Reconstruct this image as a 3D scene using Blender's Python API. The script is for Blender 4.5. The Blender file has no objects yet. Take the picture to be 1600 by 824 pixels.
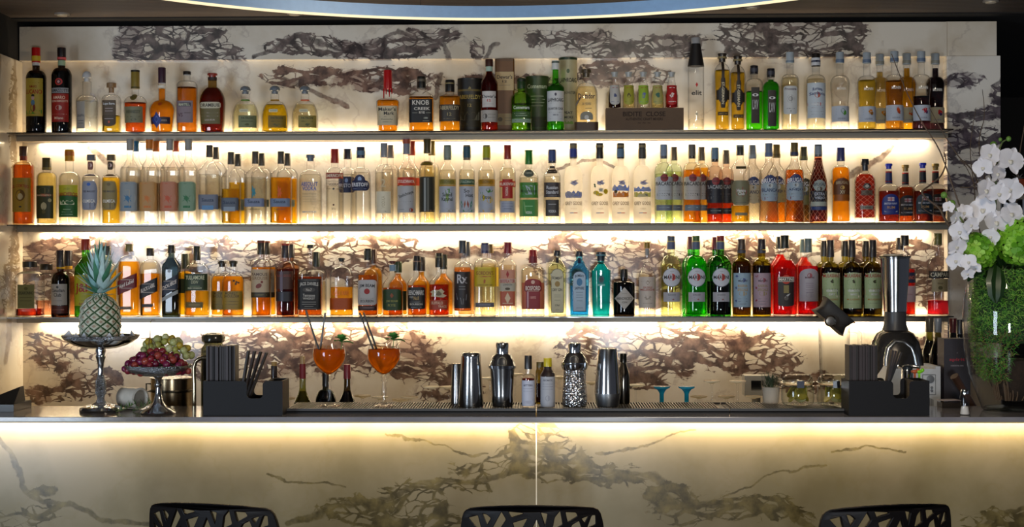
import bpy, math, random
from math import sin, cos, pi, sqrt, radians
from mathutils import Vector, Matrix
random.seed(7)
S = bpy.context.scene
COL = S.collection
# ---------------------------------------------------------------- camera, world, lights
F = 2300.0                                  # focal length in px of the 1600x824 frame
CZ = 1.59
YAW, ROLL = radians(1.2), radians(0.12)
cd = bpy.data.cameras.new('camera'); cam = bpy.data.objects.new('camera', cd); COL.objects.link(cam)
cd.sensor_width = 36; cd.lens = F/1600*36; cd.clip_end = 60
cam.matrix_world = (Matrix.Translation((0,0,CZ)) @ Matrix.Rotation(YAW,4,'Z') @ Matrix.Rotation(pi/2,4,'X') @ Matrix.Rotation(-ROLL,4,'Z'))
S.camera = cam
M3 = cam.matrix_world.to_3x3()
def at(px, py, Y):
    """world point where the sight line of photo pixel (px,py) meets the upright plane y=Y"""
    d = M3 @ Vector(((px-800)/F, (412-py)/F, -1))
    return Vector((0,0,CZ)) + d*(Y/d.y)
def mpp(px, Y):
    p = at(px, 412, Y); return (p.y*cos(YAW) - p.x*sin(YAW))/F
S.view_settings.view_transform = 'Standard'; S.view_settings.look = 'None'
S.view_settings.exposure = 0.0; S.view_settings.gamma = 1.0; S.view_settings.use_curve_mapping = False
S.cycles.max_bounces = 12; S.cycles.transmission_bounces = 10; S.cycles.transparent_max_bounces = 32
S.cycles.glossy_bounces = 4; S.cycles.diffuse_bounces = 3
S.cycles.sample_clamp_indirect = 4; S.cycles.caustics_reflective = False; S.cycles.caustics_refractive = False
w = bpy.data.worlds.new('room'); S.world = w; w.use_nodes = True
w.node_tree.nodes['Background'].inputs[0].default_value = (0.55,0.6,0.75,1)
w.node_tree.nodes['Background'].inputs[1].default_value = 0.13
YW = 6.08                                   # back wall plane
YSF = 5.89                                  # shelf front
YR = (5.936, 6.016)                         # front and back row of bottles
Z1, Z2, Z3 = at(800,204,YSF).z, at(800,349.3,YSF).z, at(800,495.3,YSF).z
SHZ = (Z1, Z2, Z3)
XL, XR = at(36,412,YW).x, at(1478,412,YW).x  # wall ends
YC0, YC1 = 4.40, 4.74                       # counter front / back edge
ZC = at(800,652,YC0).z                      # counter top
def area(name, loc, rot, sx, sy, power, col, spread=None):
    l = bpy.data.lights.new(name, 'AREA'); l.shape = 'RECTANGLE'; l.size = sx; l.size_y = sy
    l.energy = power; l.color = col
    if spread: l.spread = radians(spread)
    o = bpy.data.objects.new(name, l); o.location = loc; o.rotation_euler = rot; COL.objects.link(o); return o
WARM = (1.0, 0.80, 0.52)
XM, XW = (XL+XR)/2, (XR-XL)
for z, dn, up in ((Z1,13,5.5), (Z2,13.5,5.5), (Z3,14,4)):
    area('led_down', (XM, YW-0.014, z-0.0275), (radians(0),0,0), XW-0.16, 0.016, dn, WARM)
    area('led_up', (XM, YW-0.012, z-0.001), (pi,0,0), XW-0.06, 0.014, up, WARM)
area('counter_led', (0, YC0+0.058, ZC-0.0225), (radians(50),0,0), 4.6, 0.01, 16, WARM)
# daylight from the windows on the guest side of the room, low and to the left
area('window_light_left', (-3.2, 0.2, 1.25), (radians(90),0,radians(-32)), 1.1, 1.5, 95, (0.72,0.85,1.0))
area('window_light_front', (0.35, -0.9, 1.0), (radians(91),0,0), 0.5, 0.5, 62, (0.86,0.93,1.0))
area('ceiling_spot', (0.6, 2.6, 2.45), (radians(58),0,0), 0.5, 0.2, 16, (1.0,0.85,0.65))
# ---------------------------------------------------------------- helpers
def lin(c):
    c = c/255.0; return c/12.92 if c <= .04045 else ((c+.055)/1.055)**2.4
def hx(s):
    if len(s) == 3: s = s[0]*2+s[1]*2+s[2]*2
    return tuple(lin(int(s[i:i+2],16)) for i in (0,2,4))
MC = {}
HX = hx
def nodes(name):
    m = bpy.data.materials.new(name); m.use_nodes = True; nt = m.node_tree; nt.nodes.clear()
    out = nt.nodes.new('ShaderNodeOutputMaterial'); return m, nt, out
def pr(c, rough=.5, metal=0, spec=.5, bump=None, bs=200, coat=0, trans=0, var=.12):
    """plain procedural material: principled with fine noise in tone"""
    k = ('pr',c,rough,metal,spec,bump,bs,coat,trans,var)
    if k in MC: return MC[k]
    m, nt, out = nodes('surface_'+c); N = nt.nodes; Lk = nt.links
    b = N.new('ShaderNodeBsdfPrincipled'); r, g, bl = hx(c)
    tc = N.new('ShaderNodeTexCoord'); nz = N.new('ShaderNodeTexNoise'); nz.inputs['Scale'].default_value = bs*.3
    Lk.new(tc.outputs['Object'], nz.inputs['Vector'])
    mx = N.new('ShaderNodeMix'); mx.data_type = 'RGBA'
    mx.inputs[6].default_value = (r*(1-var),g*(1-var),bl*(1-var),1); mx.inputs[7].default_value = (min(1,r*(1+var)),min(1,g*(1+var)),min(1,bl*(1+var)),1)
    Lk.new(nz.outputs[0], mx.inputs[0]); Lk.new(mx.outputs[2], b.inputs['Base Color'])
    b.inputs['Roughness'].default_value = rough; b.inputs['Metallic'].default_value = metal
    b.inputs['Specular IOR Level'].default_value = spec; b.inputs['Coat Weight'].default_value = coat
    if bump:
        n2 = N.new('ShaderNodeTexNoise'); n2.inputs['Scale'].default_value = bs; Lk.new(tc.outputs['Object'], n2.inputs['Vector'])
        bp = N.new('ShaderNodeBump'); bp.inputs['Strength'].default_value = bump; bp.inputs['Distance'].default_value = .002
        Lk.new(n2.outputs[0], bp.inputs['Height']); Lk.new(bp.outputs[0], b.inputs['Normal'])
    last = b
    if trans:
        t = N.new('ShaderNodeBsdfTranslucent'); Lk.new(mx.outputs[2], t.inputs[0])
        ms = N.new('ShaderNodeMixShader'); ms.inputs[0].default_value = trans
        Lk.new(b.outputs[0], ms.inputs[1]); Lk.new(t.outputs[0], ms.inputs[2]); last = ms
    Lk.new(last.outputs[0], out.inputs[0]); MC[k] = m; return m
def thin_glass(c='fff', tint_mul=1.0, rough=.02, edge=.3):
    k = ('tg',c,rough,edge)
    if k in MC: return MC[k]
    m, nt, out = nodes('glass_'+c); N = nt.nodes; Lk = nt.links
    col = [max(.002,x)**.5 for x in hx(c)]
    lw = N.new('ShaderNodeLayerWeight'); lw.inputs[0].default_value = .5
    pw = N.new('ShaderNodeMath'); pw.operation = 'POWER'; pw.inputs[1].default_value = 2.6; Lk.new(lw.outputs[1], pw.inputs[0])
    mx = N.new('ShaderNodeMix'); mx.data_type = 'RGBA'; mx.inputs[6].default_value = (*col,1)
    mx.inputs[7].default_value = tuple(x*edge for x in col)+(1,)
    Lk.new(pw.outputs[0], mx.inputs[0])
    t = N.new('ShaderNodeBsdfTransparent'); Lk.new(mx.outputs[2], t.inputs[0])
    g = N.new('ShaderNodeBsdfGlossy'); g.inputs['Roughness'].default_value = rough; g.inputs[0].default_value = (1,1,1,1)
    f5 = N.new('ShaderNodeMath'); f5.operation = 'POWER'; f5.inputs[1].default_value = 4.5; Lk.new(lw.outputs[1], f5.inputs[0])
    fr = N.new('ShaderNodeMath'); fr.operation = 'MULTIPLY_ADD'; fr.inputs[1].default_value = .62; fr.inputs[2].default_value = .035; Lk.new(f5.outputs[0], fr.inputs[0])
    ms = N.new('ShaderNodeMixShader'); Lk.new(fr.outputs[0], ms.inputs[0]); Lk.new(t.outputs[0], ms.inputs[1]); Lk.new(g.outputs[0], ms.inputs[2])
    Lk.new(ms.outputs[0], out.inputs[0]); MC[k] = m; return m
def liquid(c, ior=1.2, rough=0.0, tr=.28):
    hx = lambda q: (lambda v: (v[0], v[1]**.82, v[2]) if v[0] > .5 and v[2] < .06 and v[1] > .04 else v)(HX(q))
    k = ('lq',c,ior,rough,tr)
    if min(hx(c)) > .35: return thin_glass(c, edge=.55)
    if k in MC: return MC[k]
    m, nt, out = nodes('liquid_'+c); N = nt.nodes
    g = N.new('ShaderNodeBsdfRefraction'); g.inputs[0].default_value = (*[max(.0008,x)**.42 for x in hx(c)],1)
    g.inputs['IOR'].default_value = ior; g.inputs['Roughness'].default_value = rough
    hc = hx(c)
    t = N.new('ShaderNodeBsdfTranslucent'); t.inputs[0].default_value = (*[max(.002,x)**.6 for x in hc],1)
    ms = N.new('ShaderNodeMixShader'); ms.inputs[0].default_value = tr; nt.links.new(g.outputs[0], ms.inputs[1]); nt.links.new(t.outputs[0], ms.inputs[2])
    nt.links.new(ms.outputs[0], out.inputs[0]); MC[k] = m; return m
def frost(c='eee'):
    k = ('fr',c)
    if k in MC: return MC[k]
    m, nt, out = nodes('frosted_'+c); N = nt.nodes; Lk = nt.links
    t = N.new('ShaderNodeBsdfTranslucent'); t.inputs[0].default_value = (*hx(c),1)
    d = N.new('ShaderNodeBsdfPrincipled'); d.inputs['Base Color'].default_value = (*hx(c),1); d.inputs['Roughness'].default_value = .45
    tr = N.new('ShaderNodeBsdfTransparent')
    a = N.new('ShaderNodeMixShader'); a.inputs[0].default_value = .5; Lk.new(d.outputs[0], a.inputs[1]); Lk.new(t.outputs[0], a.inputs[2])
    b = N.new('ShaderNodeMixShader'); b.inputs[0].default_value = .45; Lk.new(a.outputs[0], b.inputs[1]); Lk.new(tr.outputs[0], b.inputs[2])
    Lk.new(b.outputs[0], out.inputs[0]); MC[k] = m; return m
CHROME = None
def metal(c='ccc', rough=.12): return pr(c, rough, 1, var=.03)
def mesh_obj(name, vs, fs, mats, parent=None, mi=None, smooth=True, loc=None, sharp=None):
    me = bpy.data.meshes.new(name); me.from_pydata([tuple(v) for v in vs], [], fs)
    if not isinstance(mats,(list,tuple)): mats = [mats]
    for m in mats: me.materials.append(m)
    if mi: me.polygons.foreach_set('material_index', mi)
    if smooth: me.polygons.foreach_set('use_smooth', [True]*len(me.polygons))
    me.update()
    if smooth: me.set_sharp_from_angle(angle=radians(sharp or 38))
    o = bpy.data.objects.new(name, me); COL.objects.link(o)
    if parent: o.parent = parent
    if loc is not None: o.location = loc
    return o
def tag(o, label, cat, group=None, kind=None):
    o['label'] = label; o['category'] = cat
    if group: o['group'] = group
    if kind: o['kind'] = kind
    return o
def empty(name, loc, label, cat, group=None, rz=0):
    o = bpy.data.objects.new(name, None); o.empty_display_size = .02; COL.objects.link(o); o.location = loc; o.rotation_euler = (0,0,rz)
    return tag(o, label, cat, group)
def structure(o): o['kind'] = 'structure'; return o
class MB:
    def __init__(s): s.v=[]; s.f=[]; s.m=[]
    def add(s, vs, fs, mi=0):
        b = len(s.v); s.v += [Vector(v) for v in vs]; s.f += [tuple(i+b for i in f) for f in fs]; s.m += [mi]*len(fs); return s
    def box(s, c, d, mi=0, rot=None, taper=1):
        vs=[]
        for z in (-1,1):
            for x,y in ((-1,-1),(1,-1),(1,1),(-1,1)):
                k = taper if z>0 else 1
                v = Vector((x*d[0]/2*k, y*d[1]/2*k, z*d[2]/2))
                if rot: v = rot @ v
                vs.append(v+Vector(c))
        return s.add(vs, [(0,3,2,1),(4,5,6,7),(0,1,5,4),(1,2,6,5),(2,3,7,6),(3,0,4,7)], mi)
    def lathe(s, prof, seg=32, c=(0,0,0), n=2.0, dr=1.0, mi=0, cap0=True, cap1=True):
        vs=[]; fs=[]
        for i,p in enumerate(prof):
            r,z = p[0],p[1]; nn = p[2] if len(p)>2 else n
            for j in range(seg):
                a = 2*pi*j/seg + pi/seg; ca, sa = cos(a), sin(a)
                q = (abs(ca)**nn+abs(sa)**nn)**(-1/nn) if nn != 2 else 1
                vs.append((c[0]+r*q*ca, c[1]+r*q*sa*dr, c[2]+z))
        for i in range(len(prof)-1):
            for j in range(seg):
                a=i*seg+j; b=i*seg+(j+1)%seg; fs.append((a,b,b+seg,a+seg))
        if cap0: fs.append(tuple(range(seg-1,-1,-1)))
        if cap1: fs.append(tuple(range((len(prof)-1)*seg, len(prof)*seg)))
        return s.add(vs, fs, mi)
    def tube(s, pts, rs, seg=8, mi=0):
        pts=[Vector(p) for p in pts]
        if not isinstance(rs,(list,tuple)): rs=[rs]*len(pts)
        vs=[]; up=Vector((0,0,1)); prev=None
        for i,p in enumerate(pts):
            t=(pts[min(i+1,len(pts)-1)]-pts[max(i-1,0)]).normalized()
            if prev is None:
                a=t.cross(up if abs(t.z)<.9 else Vector((1,0,0))).normalized()
            else: a=(prev - t*prev.dot(t)).normalized()
            prev=a; b=t.cross(a)
            for j in range(seg):
                g=2*pi*j/seg; vs.append(p+(a*cos(g)+b*sin(g))*rs[i])
        fs=[]
        for i in range(len(pts)-1):
            for j in range(seg):
                x=i*seg+j; y=i*seg+(j+1)%seg; fs.append((x,y,y+seg,x+seg))
        fs.append(tuple(range(seg-1,-1,-1))); fs.append(tuple(range((len(pts)-1)*seg,len(pts)*seg)))
        return s.add(vs, fs, mi)
    def sphere(s, c, r, u=12, v=8, mi=0):
        if not isinstance(r,(tuple,list)): r=(r,r,r)
        vs=[(c[0],c[1],c[2]-r[2])]; fs=[]
        for i in range(1,v):
            a=-pi/2+pi*i/v
            for j in range(u): g=2*pi*j/u; vs.append((c[0]+r[0]*cos(a)*cos(g), c[1]+r[1]*cos(a)*sin(g), c[2]+r[2]*sin(a)))
        vs.append((c[0],c[1],c[2]+r[2]))
        for j in range(u): fs.append((0,1+(j+1)%u,1+j))
        for i in range(v-2):
            for j in range(u): a=1+i*u+j; b=1+i*u+(j+1)%u; fs.append((a,b,b+u,a+u))
        k=len(vs)-1
        for j in range(u): fs.append((k, k-u+j, k-u+(j+1)%u))
        return s.add(vs, fs, mi)
    def prism(s, poly, y0, y1, mi=0):
        """polygon of (x,z), extruded in y"""
        n=len(poly); vs=[(x,y0,z) for x,z in poly]+[(x,y1,z) for x,z in poly]
        fs=[tuple(range(n)), tuple(range(2*n-1,n-1,-1))]+[(i,i+n,(i+1)%n+n,(i+1)%n) for i in range(n)]
        return s.add(vs, fs, mi)
    def xf(s, M, start=0):
        for i in range(start,len(s.v)): s.v[i]=M@s.v[i]
        return s
    def build(s, name, mats, parent=None, loc=None, smooth=True, sharp=None):
        return mesh_obj(name, s.v, s.f, mats, parent, s.m if isinstance(mats,(list,tuple)) and len(mats)>1 else None, smooth, loc, sharp)
TX = {}
def text_geo(t, bold=.0):
    """letters as flat polygons, box 1 high, width = aspect"""
    if (t,bold) in TX: return TX[(t,bold)]
    c = bpy.data.curves.new('t','FONT'); c.body = t; c.size = 1; c.resolution_u = 2; c.offset = bold; c.space_character = 1.0
    o = bpy.data.objects.new('t', c); COL.objects.link(o)
    dg = bpy.context.evaluated_depsgraph_get(); me = bpy.data.meshes.new_from_object(o.evaluated_get(dg))
    vs = [v.co.copy() for v in me.vertices]; fs = [tuple(p.vertices) for p in me.polygons]
    bpy.data.objects.remove(o); bpy.data.curves.remove(c); bpy.data.meshes.remove(me)
    x0=min(v.x for v in vs); x1=max(v.x for v in vs); y0=min(v.y for v in vs); y1=max(v.y for v in vs)
    h=y1-y0; vs=[((v.x-(x0+x1)/2)/h, (v.y-(y0+y1)/2)/h) for v in vs]
    TX[(t,bold)]=(vs,fs,(x1-x0)/h); return TX[(t,bold)]
def flat_text(mb, t, cx, y, cz, h, w=None, mi=0, bold=.02, rot=0):
    vs,fs,asp = text_geo(t,bold); kx = h if w is None else w/asp
    mb.add([(cx+(a*kx*cos(rot)-b*h*sin(rot)), y, cz+(a*kx*sin(rot)+b*h*cos(rot))) for a,b in vs], fs, mi)
# ---------------------------------------------------------------- marble
def seg_group():
    g = bpy.data.node_groups.new('seg_dist','ShaderNodeTree')
    for n,t in (('P','NodeSocketVector'),('A','NodeSocketVector'),('BA','NodeSocketVector'),('IL','NodeSocketFloat'),('IW','NodeSocketFloat'),('Prev','NodeSocketFloat')):
        g.interface.new_socket(n, in_out='INPUT', socket_type=t)
    g.interface.new_socket('D', in_out='OUTPUT', socket_type='NodeSocketFloat')
    i=g.nodes.new('NodeGroupInput'); o=g.nodes.new('NodeGroupOutput'); L=g.links
    def vm(op): n=g.nodes.new('ShaderNodeVectorMath'); n.operation=op; return n
    def mm(op): n=g.nodes.new('ShaderNodeMath'); n.operation=op; return n
    pa=vm('SUBTRACT'); L.new(i.outputs['P'],pa.inputs[0]); L.new(i.outputs['A'],pa.inputs[1])
    dt=vm('DOT_PRODUCT'); L.new(pa.outputs[0],dt.inputs[0]); L.new(i.outputs['BA'],dt.inputs[1])
    h=mm('MULTIPLY'); h.use_clamp=True; L.new(dt.outputs['Value'],h.inputs[0]); L.new(i.outputs['IL'],h.inputs[1])
    sc=vm('SCALE'); L.new(i.outputs['BA'],sc.inputs[0]); L.new(h.outputs[0],sc.inputs['Scale'])
    sb=vm('SUBTRACT'); L.new(pa.outputs[0],sb.inputs[0]); L.new(sc.outputs[0],sb.inputs[1])
    ln=vm('LENGTH'); L.new(sb.outputs[0],ln.inputs[0])
    mu=mm('MULTIPLY'); L.new(ln.outputs['Value'],mu.inputs[0]); L.new(i.outputs['IW'],mu.inputs[1])
    su=mm('SUBTRACT'); su.inputs[0].default_value=1; L.new(mu.outputs[0],su.inputs[1])
    mx=mm('MAXIMUM'); L.new(su.outputs[0],mx.inputs[0]); L.new(i.outputs['Prev'],mx.inputs[1]); L.new(mx.outputs[0],o.inputs[0])
    return g
SEG = seg_group()
def marble(name, blobs, segs, base='f3e9d6', base2='dccdb2', v1='3c2c2c', v2='a8836c', scale=9.0, rough=.18, dist=.055, thin=.5, fill=.55, netk=.92, swap=False):
    """blobs (x,z,rx,rz) = broken dark zones; segs (x,z,x,z,w) = single veins; all in metres on the slab"""
    m, nt, out = nodes(name); N=nt.nodes; L=nt.links
    def vm(op): n=N.new('ShaderNodeVectorMath'); n.operation=op; return n
    def mm(op,a=None,b=None,clamp=False):
        n=N.new('ShaderNodeMath'); n.operation=op; n.use_clamp=clamp
        for i,x in enumerate((a,b)):
            if x is None: continue
            if isinstance(x,(int,float)): n.inputs[i].default_value=x
            else: L.new(x,n.inputs[i])
        return n.outputs[0]
    def noise(vec, sc, det=4, r=.55):
        n=N.new('ShaderNodeTexNoise'); n.inputs['Scale'].default_value=sc; n.inputs['Detail'].default_value=det; n.inputs['Roughness'].default_value=r; L.new(vec,n.inputs['Vector']); return n
    geo=N.new('ShaderNodeNewGeometry')
    sx=N.new('ShaderNodeSeparateXYZ'); L.new(geo.outputs['Position'],sx.inputs[0]); cx=N.new('ShaderNodeCombineXYZ')
    L.new(sx.outputs[1 if swap else 0],cx.inputs[0]); L.new(sx.outputs[2],cx.inputs[2]); P=cx.outputs[0]
    nz=noise(P,5.0,5); c0=vm('SUBTRACT'); L.new(nz.outputs['Color'],c0.inputs[0]); c0.inputs[1].default_value=(.5,.5,.5)
    sc=vm('SCALE'); L.new(c0.outputs[0],sc.inputs[0]); sc.inputs['Scale'].default_value=dist*2
    pd=vm('ADD'); L.new(P,pd.inputs[0]); L.new(sc.outputs[0],pd.inputs[1])
    fl=vm('MULTIPLY'); L.new(pd.outputs[0],fl.inputs[0]); fl.inputs[1].default_value=(1,0,1); PD=fl.outputs[0]
    prev=None
    for (x,z,rx,rz) in blobs:
        s=vm('SUBTRACT'); L.new(PD,s.inputs[0]); s.inputs[1].default_value=(x,0,z)
        k=vm('MULTIPLY'); L.new(s.outputs[0],k.inputs[0]); k.inputs[1].default_value=(1/rx,0,1/rz)
        ln=vm('LENGTH'); L.new(k.outputs[0],ln.inputs[0]); v=mm('SUBTRACT',1.0,ln.outputs['Value'])
        prev = v if prev is None else mm('MAXIMUM',prev,v)
    mask = None
    if prev is not None:
        mn=mm('MULTIPLY',mm('SUBTRACT',noise(P,9,5,.65).outputs[0],.5),1.5); mask=mm('MULTIPLY',mm('ADD',prev,mn),4.5,True)
    prev=None
    for (x0,z0,x1,z1,wd) in segs:
        g=N.new('ShaderNodeGroup'); g.node_tree=SEG; L.new(PD,g.inputs['P']); g.inputs['A'].default_value=(x0,0,z0); g.inputs['BA'].default_value=(x1-x0,0,z1-z0)
        g.inputs['IL'].default_value=1/((x1-x0)**2+(z1-z0)**2); g.inputs['IW'].default_value=1/wd; g.inputs['Prev'].default_value=-9
        if prev is not None: L.new(prev,g.inputs['Prev'])
        prev=g.outputs[0]
    seg = mm('MULTIPLY',prev,2.5,True) if prev is not None else None
    if mask is None: mask = mm('MULTIPLY',seg or 0.0,.6) if seg is not None else mm('ADD',0,0)
    # broken cells
    def cells(sc_, wd, k):
        st=vm('MULTIPLY'); L.new(PD,st.inputs[0]); st.inputs[1].default_value=(.5,1,1.25)
        vo=N.new('ShaderNodeTexVoronoi'); vo.feature='DISTANCE_TO_EDGE'; vo.inputs['Scale'].default_value=sc_; L.new(st.outputs[0],vo.inputs['Vector'])
        n=noise(P,k,3); th=mm('MULTIPLY',mm('SUBTRACT',n.outputs[0],.28,True),wd*2); th=mm('MULTIPLY',th,mask)
        r=mm('SUBTRACT',th,vo.outputs[0]); return mm('MULTIPLY',r,24.0,True)
    a=cells(scale*1.6,.27,6); b=cells(scale*4.2,.22,9)
    net=mm('MULTIPLY',mm('MAXIMUM',a,b),netk)
    if seg is not None: net=mm('MAXIMUM',net,mm('MULTIPLY',seg,mm('ADD',noise(P,40,4).outputs[0],.25)))
    # thin faint veins everywhere
    tn=noise(PD,2.3,6,.6); rd=mm('ABSOLUTE',mm('SUBTRACT',tn.outputs[0],.5)); tv=mm('SUBTRACT',1.0,mm('MULTIPLY',rd,60.0),True); tv=mm('MULTIPLY',tv,thin*.5)
    cm=N.new('ShaderNodeMix'); cm.data_type='RGBA'; cm.inputs[6].default_value=(*hx(base),1); cm.inputs[7].default_value=(*hx(base2),1)
    cr=N.new('ShaderNodeMapRange'); cr.inputs[1].default_value=.42; cr.inputs[2].default_value=.62; L.new(noise(P,3.1,5).outputs[0],cr.inputs[0]); L.new(cr.outputs[0],cm.inputs[0])
    # tinted fill in the broken zone
    vc=N.new('ShaderNodeTexVoronoi'); vc.inputs['Scale'].default_value=scale*.9; L.new(PD,vc.inputs['Vector'])
    cs=N.new('ShaderNodeSeparateColor'); L.new(vc.outputs['Color'],cs.inputs[0])
    f1=mm('MULTIPLY',mm('MULTIPLY',mm('SUBTRACT',cs.outputs[0],.45,True),2.0,True),mm('MULTIPLY',mask,fill))
    m1=N.new('ShaderNodeMix'); m1.data_type='RGBA'; L.new(f1,m1.inputs[0]); L.new(cm.outputs[2],m1.inputs[6]); m1.inputs[7].default_value=(*hx(v2),1)
    m2=N.new('ShaderNodeMix'); m2.data_type='RGBA'; L.new(tv,m2.inputs[0]); L.new(m1.outputs[2],m2.inputs[6]); m2.inputs[7].default_value=(*hx(v2),1)
    vcol=N.new('ShaderNodeMix'); vcol.data_type='RGBA'; vcol.inputs[6].default_value=(*hx(v1),1); vcol.inputs[7].default_value=(*hx(v2),1)
    vr=N.new('ShaderNodeMapRange'); vr.inputs[1].default_value=.4; vr.inputs[2].default_value=.7; L.new(noise(P,22,4).outputs[0],vr.inputs[0]); L.new(vr.outputs[0],vcol.inputs[0])
    m3=N.new('ShaderNodeMix'); m3.data_type='RGBA'; L.new(net,m3.inputs[0]); L.new(m2.outputs[2],m3.inputs[6]); L.new(vcol.outputs[2],m3.inputs[7])
    p=N.new('ShaderNodeBsdfPrincipled'); L.new(m3.outputs[2],p.inputs['Base Color']); p.inputs['Roughness'].default_value=rough
    L.new(p.outputs[0],out.inputs[0]); return m
# ---------------------------------------------------------------- the room shell
def XZ(px,py,Y): p=at(px,py,Y); return p.x,p.z
def blobs_px(L,Y):
    r=[]
    for (x,y,rx,ry) in L:
        a,b=XZ(x,y,Y); k=mpp(x,Y); r.append((a,b,rx*k,ry*k))
    return r
def segs_px(L,Y):
    r=[]
    for pts,wd in L:
        for p,q in zip(pts,pts[1:]):
            a,b=XZ(*p,Y); c,d=XZ(*q,Y); r.append((a,b,c,d,wd*mpp(p[0],Y)))
    return r
def slab(name, x0,x1,y0,y1,z0,z1, mat, parent=None, bev=0):
    o=MB().box(((x0+x1)/2,(y0+y1)/2,(z0+z1)/2),(x1-x0,y1-y0,z1-z0)).build(name,mat,parent,smooth=False)
    if bev:
        b=o.modifiers.new('b','BEVEL'); b.width=bev; b.segments=2
    return o
dark=pr('14100e',.8); ZCEIL=at(800,24,5.97).z
wall_blobs=blobs_px([(95,395,90,30),(80,440,70,40),(165,385,50,25),(300,400,60,35),(390,405,80,35),(520,410,100,45),(610,385,60,25),(740,395,90,8),
 (890,405,60,55),(1000,430,90,60),(1180,395,90,40),(1330,378,60,18),(1410,405,90,35),(1440,440,60,40),
 (85,550,70,32),(140,600,60,25),(70,620,40,18),(300,560,80,40),(420,545,110,50),(530,545,120,45),(640,560,60,45),(690,600,60,30),(560,520,90,25),
 (930,540,70,40),(1010,560,95,45),(1090,535,110,42),(1190,555,75,38),(1250,600,60,22),(1010,600,50,14),(1440,560,60,40),
 (470,118,70,18),(600,125,100,22),(800,130,90,18),(970,115,90,22)],YW)
wall_segs=segs_px([([(125,222),(145,240),(175,262)],5),([(1405,220),(1380,245),(1350,262),(1300,285)],5),([(640,400),(700,398),(780,402)],6),
 ([(440,118),(500,150),(540,165)],4),([(560,120),(640,135),(690,115),(680,150)],4),([(860,262),(930,255),(970,262)],3),([(1160,425),(1260,400),(1320,392)],3)],YW)
M_wall=marble('marble_wall',wall_blobs,wall_segs,base='efe6d6',base2='d8c8ae',v1='46322f',v2='957565',scale=8.5,rough=.17,fill=.75,netk=.95)
fas_blobs=blobs_px([(225,70,50,45),(270,70,50,45),(320,72,45,40),(360,85,30,22),(500,72,110,16),(600,75,110,20),(670,60,60,18),(745,78,14,22),
 (900,60,80,20),(990,80,100,22),(1060,70,60,20),(1175,60,60,38),(1240,60,60,45),(1310,60,50,45)],6.04)
fas_segs=segs_px([([(400,88),(470,60),(540,78),(620,52),(690,72),(700,95)],4),([(755,95),(775,62)],3)],6.04)
M_fas=marble('marble_fascia',fas_blobs,fas_segs,base='e6ddce',base2='d2c4ae',v1='2c2224',v2='83706a',scale=10,rough=.22,fill=.8)
YF=6.04; ZF0=at(800,91.5,YF).z; ZF1=at(800,37.5,YF).z
XF0=at(30,60,YF).x; XF1=at(1480,60,YF).x; XCR=at(1563,300,6.0).x
o=structure(slab('wall_back',XL-.02,XR+.06,YW,YW+.06,0,ZF0+.05,M_wall))
structure(slab('trim_1',XF0,XF1,YF,YW,ZF0,ZF1,M_fas,bev=.002))                       # marble fascia above the shelves
# panel seams are thin joints
# the polished return on the left
lw_segs=[(5.98,2.6,6.0,2.0,.02),(6.0,2.0,5.93,1.3,.02),(5.8,2.4,5.7,1.5,.05),(5.95,1.5,5.88,1.2,.03),(5.6,2.4,5.5,1.1,.05)]
lw_blobs=[(5.98,1.62,.06,.16),(5.90,1.50,.10,.12),(5.97,2.2,.05,.3)]
M_lw=marble('marble_left',lw_blobs,lw_segs,base='f1e7d4',base2='dfcfb3',v1='8a7354',v2='b09a78',scale=11,rough=.12,swap=True)
structure(slab('wall_left',XL-.06,XL,4.9,YW,.0,at(36,97,YW).z,M_lw,bev=.003))
# right column of marble
YCOL=6.03
XCL=at(1480,300,YCOL).x; XCR=at(1564,300,YCOL).x; ZCT=at(1520,87,YCOL).z
rc_blobs=blobs_px([(1520,232,50,38),(1500,215,30,15),(1510,128,30,16),(1545,180,40,14),(1500,188,26,12),(1560,150,18,20),(1500,285,40,22),(1545,270,30,18),(1500,560,40,60)],YCOL)
rc_segs=segs_px([([(1482,178),(1520,186),(1563,172)],3),([(1545,140),(1563,118)],3),([(1490,120),(1515,145)],3)],YCOL)
M_rc=marble('marble_column',rc_blobs,rc_segs,base='eae4da',base2='d8cdbd',v1='2a1f2c',v2='6d5f68',scale=9,rough=.2,fill=.7)
structure(slab('wall_right',XCL,XCR,YCOL,YCOL+.35,0,ZCT,M_rc,bev=.003))
structure(slab('trim_2',XCL,at(1557,60,YCOL+.02).x,YCOL+.015,YCOL+.2,ZCT+.001,at(1520,33.5,YCOL+.02).z,M_fas,bev=.002))
# back room, ceiling, floor
structure(slab('floor',-4.5,5.5,-3.5,9.2,-.06,0,pr('4a3b2e',.35,bump=.1)))
slat=pr('5d5148',.6,var=.2)
m,nt,out=nodes('ribbed_ceiling'); N=nt.nodes; L=nt.links
b=N.new('ShaderNodeBsdfPrincipled'); tc=N.new('ShaderNodeTexCoord'); wv=N.new('ShaderNodeTexWave'); wv.bands_direction='Y'; wv.inputs['Scale'].default_value=18
L.new(tc.outputs['Object'],wv.inputs[0]); cr=N.new('ShaderNodeMix'); cr.data_type='RGBA'; cr.inputs[6].default_value=(*hx('3b3029'),1); cr.inputs[7].default_value=(*hx('6f6055'),1)
L.new(wv.outputs[0],cr.inputs[0]); L.new(cr.outputs[2],b.inputs['Base Color']); b.inputs['Roughness'].default_value=.55
bp=N.new('ShaderNodeBump'); bp.inputs['Strength'].default_value=.6; bp.inputs['Distance'].default_value=.01; L.new(wv.outputs[0],bp.inputs['Height']); L.new(bp.outputs[0],b.inputs['Normal']); L.new(b.outputs[0],out.inputs[0])
structure(slab('ceiling',-4.5,5.5,-3.5,5.96,ZCEIL,ZCEIL+.1,m))
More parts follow.
